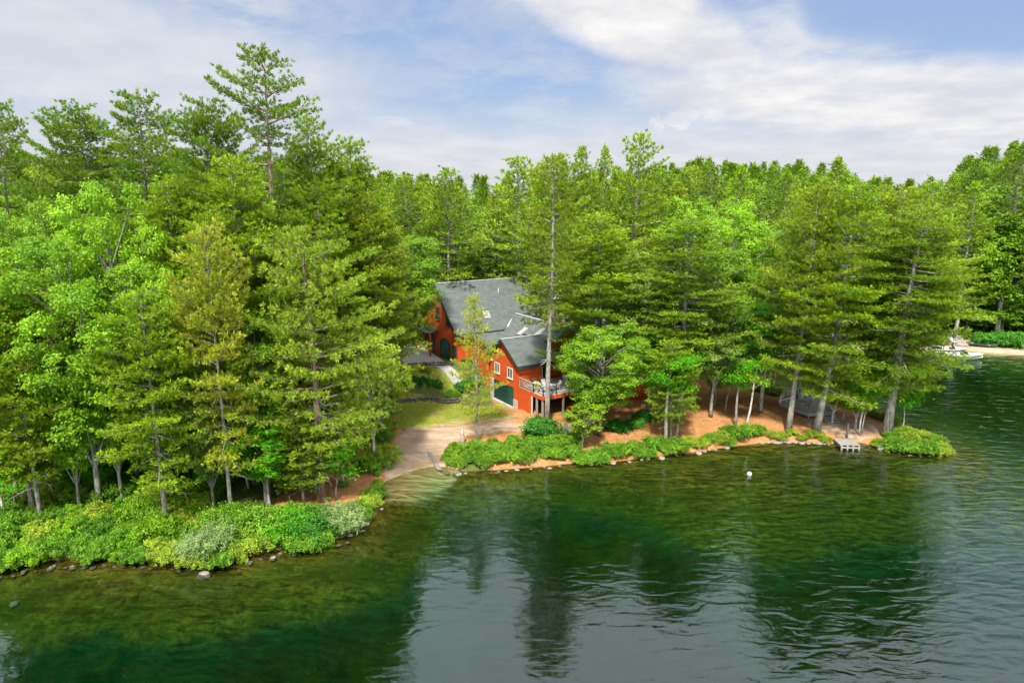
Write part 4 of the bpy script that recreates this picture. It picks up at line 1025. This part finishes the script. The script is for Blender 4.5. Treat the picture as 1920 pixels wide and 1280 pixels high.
MB().tube([(-.18, 6.1, 5.5), (-.02, 6.1, 5.6)], .12, 8).build('wall_lamp', M_WHITE, house)

# main wing: ridge runs towards the lake
MW = dict(u0=1.6, u1=13.4, v0=1.3, v1=11.9)
pr_ = [(5.62, .8), (13.4, .8), (13.4, 5.85), (7.5, 9.4), (5.62, 8.27)]
MB().add([(a, 1.3, b) for a, b in pr_] + [(a, 11.78, b) for a, b in pr_], [(4, 3, 2, 1, 0), (5, 6, 7, 8, 9)] + [(i_, (i_ + 1) % 5, 5 + (i_ + 1) % 5, 5 + i_) for i_ in range(5)]).build('main_wall', M_RED, house)
mr = MB()
sl = .60
def mz(u_): return 9.65 - sl * abs(u_ - 7.5)
mr.slab([(2.2, 11.0, mz(2.2)), (2.2, 6.9, mz(2.2)), (7.5, 6.9, 9.65), (7.5, 13.1, 9.65), (5.2, 11.6, mz(5.2))], .2)
mr.slab([(5.0, 6.9, mz(5.0)), (5.0, .5, mz(5.0)), (7.5, .5, 9.65), (7.5, 6.9, 9.65)], .2)
mr.slab([(7.5, 13.1, 9.65), (7.5, .5, 9.65), (14.0, .5, mz(14.0)), (14.0, 12.2, mz(14.0))], .2)
mro = mr.build('roof', M_ROOF2, house); tag(mro, 'main wing roof with skylights')
sub(MB().beam((7.5, .5, 9.70), (7.5, 13.1, 9.70), .2, .07), 'ridge_cap', M_FLASH, mro)
sub(MB().beam((7.4, 13.05, 9.70), (5.25, 11.2, mz(5.2) + .06), .16, .05), 'valley_flashing', M_FLASH, mro)
for (ua, va) in ((4.6, 7.0), (5.2, 3.9)):
    q = [Vector((ua, va + .8, mz(ua))), Vector((ua, va, mz(ua))), Vector((ua + 1.25, va, mz(ua + 1.25))), Vector((ua + 1.25, va + .8, mz(ua + 1.25)))]
    up_ = Vector((-.51, 0, .86)) * .16; q = [p_ + up_ for p_ in q]; fr = MB(); fr.slab(q, .16); so = fr.build('skylight', M_SKYL, mro)
    c = sum(q, Vector()) / 4; sub_q = [c + (p_ - c) * .82 + up_ * .08 for p_ in q]
# connecting roof between the barn and the garage wing
cr = MB().slab([(.3, 5.3, 5.6), (5.0, 5.3, 5.6), (5.0, 11.35, 8.0), (.3, 11.35, 8.0)], .18).build('roof', M_ROOF, house); tag(cr, 'low connecting roof')
sub(MB().box(-.0, 5.0, 11.36, 11.5, 7.94, 8.06), 'ridge_cap', M_FLASH, cr)
MB().box(.5, 5.5, 6.52, 11.77, 1.2, 5.8).build('connector_wall', M_RED, house)
# rear wing gable seen past the chimney
gable_walls('rear_wall', 12.6, 19.5, 7.5, 15.5, 3.0, 6.9, 10.2)
gable_roof(13.0, 19.5, 7.5, 15.5, 6.9, 10.2, ov=.3, ove=.5)
ch = MB().box(8.35, 9.35, 5.1, 6.4, 8.3, 12.0).build('chimney', M_CHIM, house)
sub(MB().box(8.25, 9.45, 5.0, 6.5, 12.003, 12.15), 'chimney_cap', M_CONC, ch)
po_ = MB()
for a, b in ((8.4, 5.15), (9.3, 5.15), (8.4, 6.35), (9.3, 6.35)): po_.box(a - .04, a + .04, b - .04, b + .04, 12.153, 12.5)
po_.box(8.25, 9.45, 5.0, 6.5, 12.503, 12.56); sub(po_, 'chimney_hood', M_CONC, ch)
# sliding door beside the deck and the recessed porch
sd_ = MB().box(3.45, 4.75, 1.03, 1.09, 3.75, 6.0).build('sliding_door', M_GLASS, house)
sub(MB().box(3.35, 3.44, .98, 1.08, 3.7, 6.1).box(4.06, 4.14, .99, 1.02, 3.75, 6.0).box(4.76, 4.85, .98, 1.08, 3.7, 6.1).box(3.45, 4.75, .98, 1.08, 6.01, 6.1), 'door_frame', M_METAL, sd_)
sub(MB().box(3.26, 3.30, -.05, -.003, 3.75, 6.1), 'corner_board', M_WHITE, house)
window(1.3, 6.4, 7.6, 4.5, 5.7, 'v', 1); window(1.3, 9.4, 10.6, 4.5, 5.7, 'v', 1); window(1.3, 11.2, 12.4, 4.5, 5.7, 'v', 1)
# deck
DZ = 3.62
df = MB().box(.05, 16.0, -5.0, -.03, DZ - .1, DZ).box(3.32, 16.0, -.03, 1.02, DZ - .1, DZ).build('deck_floor', M_DECK, house)
sub(MB().box(0, 16.05, -5.06, -5.003, DZ - .42, DZ + .01).box(-.02, .045, -5.06, -.03, DZ - .42, DZ + .01), 'fascia', M_RED, df)
mb = MB().box(-.0, .06, -2.75, -.03, -.1, DZ - .43).build('deck_wall', M_RED, house)
sub(MB().box(-.03, .09, -2.9, -2.76, -.1, DZ - .43), 'corner_board', M_WHITE, mb)
mb = MB().box(7.8, 15.9, -4.98, -4.9, .0, DZ - .43).box(3.4, 5.1, -4.98, -4.9, -.1, DZ - 1.6).build('deck_wall', M_RED, house)
for u_, v_ in ((.12, -4.85), (2.9, -4.85), (5.6, -4.85), (7.6, -4.85), (.12, -3.7)):
    MB().box(u_ - .09, u_ + .09, v_ - .09, v_ + .09, -.2, DZ - .43).build('deck_post', M_WOOD, house)
MB().box(1.0, 15.5, -.05, -.01, .3, DZ - .2).build('basement_wall', M_TRIM, house)
rl = MB()
for k_ in range(3): v_ = -.14 - k_ * 1.37; rl.box(.02, .1, v_ - .04, v_ + .04, DZ, DZ + 1.04)
for zz_ in (.28, .52, .76, .98): rl.box(.03, .09, -2.95, -.1, DZ + zz_ - .045, DZ + zz_ + .045)
rl.box(-.03, .14, -3.0, -.05, DZ + 1.03, DZ + 1.08); rl.build('railing', M_WOOD, house)
rl2 = MB()
pts_ = [(.1, -3.0), (.1, -4.95), (15.9, -4.95), (15.9, .9)]
for (a, b), (c_, d_) in zip(pts_[:-1], pts_[1:]):
    L_ = math.hypot(c_ - a, d_ - b); n_ = max(1, round(L_ / 1.8))
    for k_ in range(n_ + 1): x_, y_ = a + (c_ - a) * k_ / n_, b + (d_ - b) * k_ / n_; rl2.box(x_ - .045, x_ + .045, y_ - .045, y_ + .045, DZ, DZ + 1.0)
    for zz_ in (.25, .5, .75, 1.0): rl2.beam((a, b, DZ + zz_), (c_, d_, DZ + zz_), .025 if zz_ < 1 else .07, .025 if zz_ < 1 else .04)
rl2.build('railing', M_METAL, house)
def HW(u_, v_, z_): return HM @ Vector((u_, v_, z_))

# things standing on the deck
def table(u_, v_, r_, label, group=None, zt=.74, base=None, m_=M_WHITE):
    t = empty('round_table', base if base is not None else HW(u_, v_, DZ), HA); tag(t, label, 'table', group)
    MB().tube([(0, 0, zt - .05), (0, 0, zt)], r_, 20).build('table_top', m_, t)
    for k_ in range(4):
        a = .785 + k_ * 1.571; MB().tube([(math.cos(a) * r_ * .7, math.sin(a) * r_ * .7, 0), (math.cos(a) * r_ * .5, math.sin(a) * r_ * .5, zt - .05)], .03, 6).build('leg', m_, t)
    return t
def chair(loc, rz, label, group=None, m_=M_WHITE, cat='chair', lean=.18, low=0.0):
    c_ = empty('deck_chair', loc, rz); tag(c_, label, cat, group); zs = .44 - low
    MB().box(-.26, .26, -.26, .28, zs - .04, zs).build('seat', m_, c_)
    b_ = MB()
    for k_ in range(5): x_ = -.22 + k_ * .11; b_.beam((x_, .26, zs), (x_, .30 + lean * 1.6, zs + .62), .07, .025)
    b_.beam((-.25, .30 + lean * 1.5, zs + .58), (.25, .30 + lean * 1.5, zs + .58), .03, .05); b_.build('backrest', m_, c_)
    for sx in (-1, 1):
        for sy in (-1, 1): MB().box(sx * .27 - .025, sx * .27 + .025, sy * .25 - .025, sy * .25 + .025, 0, zs - .042).build('leg', m_, c_)
        MB().box(sx * .30 - .04, sx * .30 + .04, -.28, .32, zs + .2, zs + .235).box(sx * .30 - .02, sx * .30 + .02, -.26, -.22, zs - .04, zs + .2).build('armrest', m_, c_)
    return c_
table(2.0, -3.6, .6, 'white round table on the house deck near its corner')
for k_, (du, dv, rz, lb) in enumerate(((.9, .1, -1.6, 'white chair on the right of the round deck table'), (-.9, 0, 1.6, 'white chair on the left of the round deck table'), (0, .95, 0, 'white chair behind the round deck table'))):
    chair(HW(2.0 + du, -3.6 + dv, DZ), HA + rz, lb)
table(5.4, -3.4, .55, 'second white round table farther along the house deck')
chair(HW(6.3, -3.4, DZ), HA - 1.5, 'white chair beside the second deck table'); chair(HW(5.2, -2.3, DZ), HA, 'white chair behind the second deck table')
for k_ in range(3):
    lg = empty('lounge_chair', HW(.9 + k_ * 1.0, -1.3, DZ), HA); tag(lg, ('grey slatted lounge chair against the deck railing', 'middle grey slatted lounge chair on the deck', 'grey slatted lounge chair nearest the sliding door')[k_], 'lounge chair')
    f = MB()
    for q in range(12): f.box(-.3, .3, -.9 + q * .11, -.82 + q * .11, .30, .33)
    f.build('seat', M_WOOD, lg); b_ = MB()
    for q in range(6): b_.box(-.3, .3, .46 + q * .08, .52 + q * .08, .34 + q * .09, .37 + q * .09)
    b_.build('backrest', M_WOOD, lg)
    for sx in (-.3, .3):
        for sy in (-.8, .7): MB().box(sx - .03, sx + .03, sy - .03, sy + .03, 0, .30).build('leg', M_WOOD, lg)
pl = empty('flower_planter', HW(.55, -2.95, DZ + .0)); tag(pl, 'white pot of pale flowers at the end of the wooden railing', 'planter')
MB().tube([(0, 0, 0), (0, 0, .3), (0, 0, .42)], [.2, .28, .3], 14).build('pot', M_WHITE, pl)
Lv = Leaves(3); npr = np.random.RandomState(4); n_ = 900; d = nrm(npr.normal(0, 1, (n_, 3))); p = d * .45 * npr.uniform(.5, 1, (n_, 1)) + np.array([0, 0, .72]); Lv.add(p, d, npr.normal(0, 1, (n_, 3)), .12, .09, npr.uniform(0, 1, n_))
M_FLOWER = foliage('cream_flowers', (.45, .55, .20), (.85, .82, .60)); Lv.build('flowers', M_FLOWER, pl)
# green umbrella-like feeder seen through the leaves
fx, fy = G(1252, 700, 4.2); zf = hz(fx, fy); fd = empty('bird_feeder', (fx, fy, zf)); tag(fd, 'green domed bird feeder on a thin pole among the pines right of the house', 'bird feeder')
tz = topz(fy, 690)
MB().tube([(0, 0, 0), (0, 0, tz - zf - .3)], .035, 6).build('pole', M_METAL, fd)
MB().tube([(0, 0, tz - zf - .3), (0, 0, tz - zf - .1), (0, 0, tz - zf + .05)], [.45, .32, .04], 14).build('roof', M_TEAL, fd)

# ------------------------------------------------------------------ drive, walk, garden walls
def sheet(name, pts, zoff, m_, label, cat, kind='structure'):
    """a paved sheet draped on the ground, its edge a real step"""
    P0 = np.array(pts); lo_, hi_ = P0.min(0), P0.max(0); gx_ = np.arange(lo_[0], hi_[0], .4); gy_ = np.arange(lo_[1], hi_[1], .4)
    bm = bmesh.new(); vs = [bm.verts.new((a, b, 0)) for a, b in pts]; f = bm.faces.new(vs); bmesh.ops.triangulate(bm, faces=[f])
    for _ in range(4): bmesh.ops.subdivide_edges(bm, edges=bm.edges[:], cuts=1, use_grid_fill=True)
    for v_ in bm.verts: v_.co.z = 0
    me_ = bpy.data.meshes.new(name); bmesh.ops.recalc_face_normals(bm, faces=bm.faces[:])
    hs_ = height(np.array([(v_.co.x, v_.co.y) for v_ in bm.verts]))
    for v_, h_ in zip(bm.verts, hs_): v_.co.z = h_ + zoff
    bm.to_mesh(me_); bm.free(); me_.materials.append(m_); o = bpy.data.objects.new(name, me_); col.objects.link(o); tag(o, label, cat, kind=kind); return o
M_ASPH = simple('pale_weathered_asphalt', (.42, .40, .385), .9, .10, 1.2)
M_PATH = simple('pale_stone_path', (.30, .29, .27), .85, .1, 2)
sheet('driveway', [(-24, 86), (-14.5, 84.6), (-10.5, 84.2), (-8.4, 85.0), (-8.9, 86.9), (-13.6, 97), (-26, 97)], .05, M_ASPH, 'pale grey driveway in front of the barn doors', 'driveway')
sheet('path', [(-10.4, 84.1), (-5.6, 80.9), (-4.9, 82.0), (-7.6, 84.0), (-8.3, 84.9)], .07, M_PATH, 'light stone path curving from the driveway to the house', 'path')
M_ROCK = M_DSTONE
def rock_wall(name, pts, h_, label, seed):
    rr = random.Random(seed); w_ = MB(); n_ = 0
    for p in line_pts(pts, int(sum(math.hypot(b[0] - a[0], b[1] - a[1]) for a, b in zip(pts[:-1], pts[1:])) / .38)):
        for row in range(2):
            w_.ico((p[0] + rr.uniform(-.06, .06), p[1] + rr.uniform(-.08, .08) + row * .15, hz(p[0], p[1] - .5) + .16 + row * h_ * .5), (.27 * rr.uniform(.8, 1.3), .24, h_ * .33 * rr.uniform(.8, 1.2)), n_, .12, 1); n_ += 1
    o = w_.build(name, M_ROCK); tag(o, label, 'wall'); return o
rock_wall('stone_wall', [G(745, 752, 1.9), G(780, 748, 1.9), G(830, 741, 1.9), G(868, 735, 1.9)], .55, 'low dry stone wall just below the boxwood row', 3)
rock_wall('stone_wall', [G(770, 702, 3.0), G(800, 700, 3.0), G(845, 699, 3.0)], .4, 'upper stone edging between the path and the garden', 4)
st_ = MB()
for k_ in range(4): a, b = G(862 + k_ * 4, 727 - k_ * 6, 2.2 + k_ * .2); st_.box(a - .7, a + .7, b - .25, b + .25, hz(a, b), hz(a, b) + .16)
# rocks: beach edging, shore, single boulders
rs = random.Random(12); RK = []
for k_ in range(4): o = MB().ico((0, 0, 0), (1, .85, .6), 20 + k_, .18, 2).build('rock', M_STONE, smooth=False); RK.append(o)
RKU = set()
def rock(px, py, s, label, group=None, z_=None):
    x_, y_ = G(px, py, .1 if z_ is None else z_); k_ = rs.randrange(4); o = RK[k_]
    if k_ in RKU: o = o.copy(); col.objects.link(o)
    RKU.add(k_)
    for q in ('label', 'category', 'group'):
        if q in o: del o[q]
    o.location = (x_, y_, max(hz(x_, y_), -.15) + s * .15 if z_ is None else z_); o.scale = (s, s, s * rs.uniform(.7, 1)); o.rotation_euler = (0, 0, rs.uniform(0, 6)); tag(o, label, 'rock', group)
for p in line_pts([(806, 850), (812, 862), (818, 871), (828, 878), (842, 884)], 15): rock(p[0] + rs.uniform(-1.5, 1.5), p[1], rs.uniform(.16, .28), 'one of the pale rocks edging the sandy beach on its right', 'pale rocks edging the sandy beach')
for p in line_pts([(850, 886), (930, 883), (1010, 878), (1090, 869), (1160, 866), (1230, 857), (1300, 848), (1370, 838)], 40): rock(p[0] + rs.uniform(-9, 9), p[1] + rs.uniform(-2.5, 1.0), rs.choice([.1, .14, .2, .34]) * rs.uniform(.8, 1.2), 'one of the rocks along the bank below the house', 'rocks along the bank below the house')
for p in line_pts([(1432, 828), (1500, 828), (1555, 831)], 17): rock(p[0] + rs.uniform(-4, 4), p[1] + rs.uniform(-1.5, 1.0), rs.uniform(.16, .40), 'one of the round stones lining the water left of the little dock', 'round stones left of the little dock')
for p in line_pts([(1612, 831), (1650, 840), (1700, 850), (1760, 854)], 9): rock(p[0] + rs.uniform(-4, 4), p[1], rs.uniform(.15, .28), 'one of the small rocks around the tip of the point', 'small rocks around the tip of the point')
rock(1656, 838, .62, 'pale boulder at the water by the tip of the point')
for p in line_pts([(0, 1075), (100, 1056), (260, 1056), (390, 1066), (520, 1036), (650, 1010), (700, 975), (714, 935)], 44): rock(p[0] + rs.uniform(-9, 9), p[1] + rs.uniform(-1, 3), rs.uniform(.10, .26), 'one of the dark wet rocks under the left shore shrubs', 'wet rocks under the left shore shrubs')
rock(385, 1078, .45, 'flat boulder just under the water off the left shore', None, -.22)
rock(28, 1132, .3, 'pale boulder under the water near the left edge', None, -.75)
# stump, post, buoy
x_, y_ = G(867, 828, .7); o = MB().tube([(0, 0, -.1), (.03, 0, .5), (-.02, .02, 1.1), (.05, 0, 1.7)], [.30, .22, .2, .1], 9).build('tree_stump', M_STUMP, smooth=True); o.location = (x_, y_, hz(x_, y_)); tag(o, 'bleached upright stump at the edge of the sandy ramp', 'stump')
x_, y_ = G(1588, 817, .6); o = MB().box(-.07, .07, -.07, .07, -.2, 1.7).build('wooden_post', M_DSTONE); o.location = (x_, y_, hz(x_, y_)); tag(o, 'dark wooden post standing in the sandy landing above the little dock', 'post')
x_, y_ = G(1405, 890, 0); by = empty('mooring_buoy', (x_, y_, 0)); tag(by, 'small white round buoy floating in the bay', 'buoy')
MB().ico((0, 0, .10), (.22, .22, .22), 1, .0, 3).build('float', M_WHITE, by, smooth=True); MB().tube([(0, 0, .3), (0, 0, .42)], .03, 6).build('mooring_ring', M_METAL, by)
x_, y_ = G(602, 934, .7); chair((x_, y_, hz(x_, y_)), 2.6, 'bright green chair under the red pine by the beach', None, M_TEAL, lean=.25)
x_, y_ = G(1066, 812, .8); chair((x_, y_, hz(x_, y_)), .6, 'dark blue green chair behind the pale leaning trunk', None, simple('slate_blue_paint', (.06, .13, .17), .6), lean=.2)
# fallen branches on the beach
def stick(px, py, L_, rz, label):
    x_, y_ = G(px, py, .3); o = MB().tube([(0, 0, .05), (L_ * .35, .12, .12), (L_ * .7, -.05, .08), (L_, .1, .05)], [.06, .05, .035, .015], 6).build('fallen_branch', M_STUMP); o.location = (x_, y_, hz(x_, y_)); o.rotation_euler = (0, 0, rz); tag(o, label, 'branch')
stick(742, 856, 1.6, -.4, 'fallen branch lying on the upper sandy ramp'); stick(756, 884, .8, .3, 'short stick on the wet sand'); stick(806, 846, 1.2, 1.9, 'dark stick beside the beach rocks')

# ------------------------------------------------------------------ lakeside deck with stairs, and the little dock
dz_ = 1.55
q = [G(1462, 757, dz_), G(1516, 776, dz_), G(1562, 771, dz_), G(1571, 756, dz_), G(1520, 741, dz_), G(1472, 742, dz_)]
ld = empty('lakeside_deck', (*G(1516, 770, 0), 0)); lx, ly, _ = ld.location; q = [(a - lx, b - ly) for a, b in q]
tag(ld, 'white grey wooden deck with railings and stairs under the leaning pines', 'deck')
MB().prism(q, dz_ - .1, dz_).build('deck_floor', M_DECK, ld)
f = MB()
for a, b in zip(q, q[1:] + q[:1]): f.beam((*a, dz_ - .2), (*b, dz_ - .2), .06, .22)
f.build('fascia', M_WOOD, ld)
for a in q: g_ = hz(a[0] + lx, a[1] + ly); MB().box(a[0] * .95 - .07, a[0] * .95 + .07, a[1] * .95 - .07, a[1] * .95 + .07, g_ - .3 if g_ > -.5 else -.9, dz_ - .3).build('post', M_WOOD, ld)
def rail(a, b, m_, name='railing', solid=False):
    r_ = MB(); L_ = math.hypot(b[0] - a[0], b[1] - a[1]); n_ = max(1, round(L_ / 1.3))
    for k_ in range(n_ + 1): x_, y_ = a[0] + (b[0] - a[0]) * k_ / n_, a[1] + (b[1] - a[1]) * k_ / n_; r_.box(x_ - .05, x_ + .05, y_ - .05, y_ + .05, dz_, dz_ + .95)
    r_.beam((*a, dz_ + .97), (*b, dz_ + .97), .16, .06); r_.beam((*a, dz_ + .12), (*b, dz_ + .12), .05, .08)
    n2_ = int(L_ / .16)
    for k_ in range(1, n2_): x_, y_ = a[0] + (b[0] - a[0]) * k_ / n2_, a[1] + (b[1] - a[1]) * k_ / n2_; r_.box(x_ - .02, x_ + .02, y_ - .02, y_ + .02, dz_ + .15, dz_ + .94)
    r_.build(name, m_, ld)
rail(q[3], q[4], M_WOOD); rail(q[2], q[3], M_WOOD); rail(q[4], q[5], M_WHITE); rail(q[5], q[0], M_WHITE)
st = MB(); ca_, cb_ = Vector((*q[1], 0)).lerp(Vector((*q[2], 0)), .42), Vector((*q[2], 0)).lerp(Vector((*q[1], 0)), .06)
dd = (cb_ - ca_).normalized(); pn = Vector((dd.y, -dd.x, 0))
for k_ in range(5):
    a = ca_ + pn * (.03 + k_ * .36); b = cb_ + pn * (.03 + k_ * .36); z1 = dz_ - .17 * (k_ + 1); c_ = a + pn * .34; d_ = b + pn * .34
    st.slab([(a.x, a.y, z1), (c_.x, c_.y, z1), (d_.x, d_.y, z1), (b.x, b.y, z1)], .07)
st.build('stairs', M_DECK, ld)
dl = lambda px, py: (*G(px, py, dz_), dz_ + .005)
chair(dl(1490, 752), 2.9, 'dark chair at the left end of the lakeside deck', None, M_METAL)
chair(dl(1502, 751), 2.6, 'white chair left of the blue cushioned seat', None)
cb2 = chair(dl(1513, 752), -2.4, 'blue cushioned chair on the lakeside deck', None, M_BLUE)
table(0, 0, .5, 'round grey table between chairs on the lakeside deck', base=dl(1500, 764), m_=M_WOOD)
chair(dl(1488, 764), 1.4, 'grey chair left of the lakeside deck table', None, M_WOOD); chair(dl(1512, 767), -1.4, 'grey chair right of the lakeside deck table', None, M_WOOD)
chair(dl(1561, 763), -1.2, 'white chair in the corner of the lakeside deck by its railing', None)
gx_, gy_ = G(1564, 758, dz_); gr2 = empty('barbecue_grill', (gx_, gy_, dz_)); tag(gr2, 'round black grill at the far corner of the lakeside deck', 'grill')
MB().ico((0, 0, .75), (.3, .3, .26), 2, 0, 2).build('bowl', M_BLACK, gr2, smooth=True)
for k_ in range(3): a = k_ * 2.09; MB().tube([(math.cos(a) * .18, math.sin(a) * .18, .6), (math.cos(a) * .32, math.sin(a) * .32, 0)], .02, 5).build('leg', M_METAL, gr2)
# dock
dk = empty('dock', (*G(1585, 826, .5), 0)); dx, dy, _ = dk.location; tag(dk, 'little grey wooden dock stepping from the sandy landing into the water', 'dock'); dk.rotation_euler = (0, 0, -.08); dk.scale = (.85, .72, 1)
b_ = MB()
for k_ in range(11): b_.box(-1.15, 1.15, -1.7 + k_ * .24, -1.485 + k_ * .24, .46, .51)
b_.build('deck_boards', M_WOOD, dk)
for x_ in (-1.05, -.35, .35, 1.05): MB().box(x_ - .06, x_ + .06, -1.75, .9, .3, .455).build('joist', M_WOOD, dk)
for x_ in (-1.0, -.33, .33, 1.0): MB().box(x_ - .09, x_ + .09, -1.95, -1.77, -1.0, .45).build('post', M_WOOD, dk)
MB().slab([(-1.1, -1.98, .25), (1.1, -1.98, .25), (1.1, -1.78, .3), (-1.1, -1.78, .3)], .06).build('step', M_WOOD, dk)

# ------------------------------------------------------------------ far beach: boats and chairs
def hull(L_, Bm, Hh_, sheer=.25, n=14):
    """outer hull loft along x (bow at +x), open inside rim"""
    secs = []
    for i_ in range(n + 1):
        t = i_ / n; x_ = -L_ / 2 + L_ * t; w_ = Bm / 2 * (1 - max(0, (t - .45) / .55) ** 2.2) + .01; k_ = Hh_ * .5 * max(0, (t - .6) / .4) ** 2; top_ = Hh_ + sheer * max(0, t - .3) ** 1.5
        secs.append([(x_, -w_, top_), (x_, -w_ * .92, top_ * .55 + k_ * .4), (x_, -w_ * .55, .08 + k_), (x_, 0, -.12 + k_), (x_, w_ * .55, .08 + k_), (x_, w_ * .92, top_ * .55 + k_ * .4), (x_, w_, top_)])
    return secs
def boat(loc, rz, L_, Bm, Hh_, label, name='motorboat', hm=M_WHITE, cover=True):
    b0 = empty(name, loc, rz); tag(b0, label, 'boat'); secs = hull(L_, Bm, Hh_); vs = [p for s_ in secs for p in s_]; m = 7
    fs = [(i_ * m + k_, i_ * m + k_ + 1, (i_ + 1) * m + k_ + 1, (i_ + 1) * m + k_) for i_ in range(len(secs) - 1) for k_ in range(m - 1)] + [tuple(range(m))]
    MB().add(vs, fs).build('hull', hm, b0)
    f = MB(); dv = [(s_[0][0], s_[0][1] * .97, s_[0][2] - .04) for s_ in secs] ; ev = [(s_[6][0], s_[6][1] * .97, s_[6][2] - .04) for s_ in secs]
    n_ = len(secs)
    if cover:
        h_ = int(n_ * .55)
        f.add(dv[h_:] + ev[h_:], [(i_, i_ + 1, (n_ - h_) + i_ + 1, (n_ - h_) + i_) for i_ in range(n_ - h_ - 1)]); f.build('bow_deck', M_WHITE, b0)
        fl = MB().add([(a[0], a[1] * .9, .35) for a in dv[:h_ + 1]] + [(a[0], a[1] * .9, .35) for a in ev[:h_ + 1]], [(i_, i_ + 1, h_ + 2 + i_, h_ + 1 + i_) for i_ in range(h_)]).build('cockpit_floor', M_WOOD, b0)
        wx = dv[h_][0]; wy = Bm * .42
        MB().slab([(wx + .35, -wy, Hh_ + .05), (wx + .35, wy, Hh_ + .05), (wx - .05, wy * .9, Hh_ + .55), (wx - .05, -wy * .9, Hh_ + .55)], .04).build('windshield', M_GLASS, b0)
        for yy_ in (-.45, .45): MB().box(wx - 1.3, wx - .8, yy_ - .25, yy_ + .25, .36, .75).box(wx - 1.38, wx - 1.3, yy_ - .25, yy_ + .25, .36, 1.15).build('seat', M_WHITE, b0)
        MB().box(-L_ / 2 + .1, -L_ / 2 + 1.3, -Bm * .4, Bm * .4, .36, .82).build('engine_cover', M_METAL, b0)
        s2 = MB()
        for sgn in (0, 6):
            for a, b in zip(secs[:-1], secs[1:]): s2.beam((a[sgn][0], a[sgn][1] * 1.01, a[sgn][2] - .25), (b[sgn][0], b[sgn][1] * 1.01, b[sgn][2] - .25), .03, .1)
        s2.build('stripe', M_METAL, b0)
    else:
        f.add([(a[0], a[1] * .85, .16) for a in dv] + [(a[0], a[1] * .85, .16) for a in ev], [(i_, i_ + 1, n_ + i_ + 1, n_ + i_) for i_ in range(n_ - 1)]); f.build('floor', M_WOOD, b0)
        for x_ in (-L_ * .3, 0, L_ * .22): MB().box(x_ - .14, x_ + .14, -Bm * .42, Bm * .42, Hh_ * .6, Hh_ * .6 + .05).build('thwart', M_WHITE, b0)
    return b0
bx_, by_ = G(1800, 673, 0); boat((bx_, by_, .0), -.12, 6.6, 2.3, .85, 'white motorboat moored half hidden behind the drooping pine boughs')
bx_, by_ = G(1786, 663, 0); boat((bx_, by_ + 1, .0), -.2, 5.2, 2.0, .7, 'second low boat with dark cockpit behind the white motorboat')
bx_, by_ = G(1840, 652, .3); boat((bx_, by_, hz(bx_, by_) + .12), -.5, 4.4, 1.3, .45, 'dark green rowboat pulled up on the far sand', 'rowboat', simple('dark_green_hull', (.05, .08, .07), .5), False)
for px, py, rz, lb in ((1797, 645, 2.4, 'white chair standing on the far beach left of the rowboat'), (1782, 640, 2.8, 'pale chair on the far beach partly behind boughs'), (1788, 647, .4, 'low pale chair on the far beach')):
    cx_, cy_ = G(px, py, .5); c_ = chair((cx_, cy_, hz(cx_, cy_)), rz, lb); c_.scale = (1.5, 1.5, 1.5)
cx_, cy_ = G(1798, 651, .3)
rock(1803, 652, 1.0, 'big pale boulder on the far shore in front of the white chair', None, None)

for k_ in ('%s' % q for q in PROTO):
    if k_ not in USED:
        r_ = PROTO[k_][0]
        for ch_ in list(r_.children): bpy.data.objects.remove(ch_)
        bpy.data.objects.remove(r_)

print('leaf quads', {k: sum(len(c.data.polygons) for c in v[0].children) for k, v in PROTO.items() if k in USED})
print('pines', sum(1 for o in bpy.data.objects if o.name.startswith('pine_tree')))
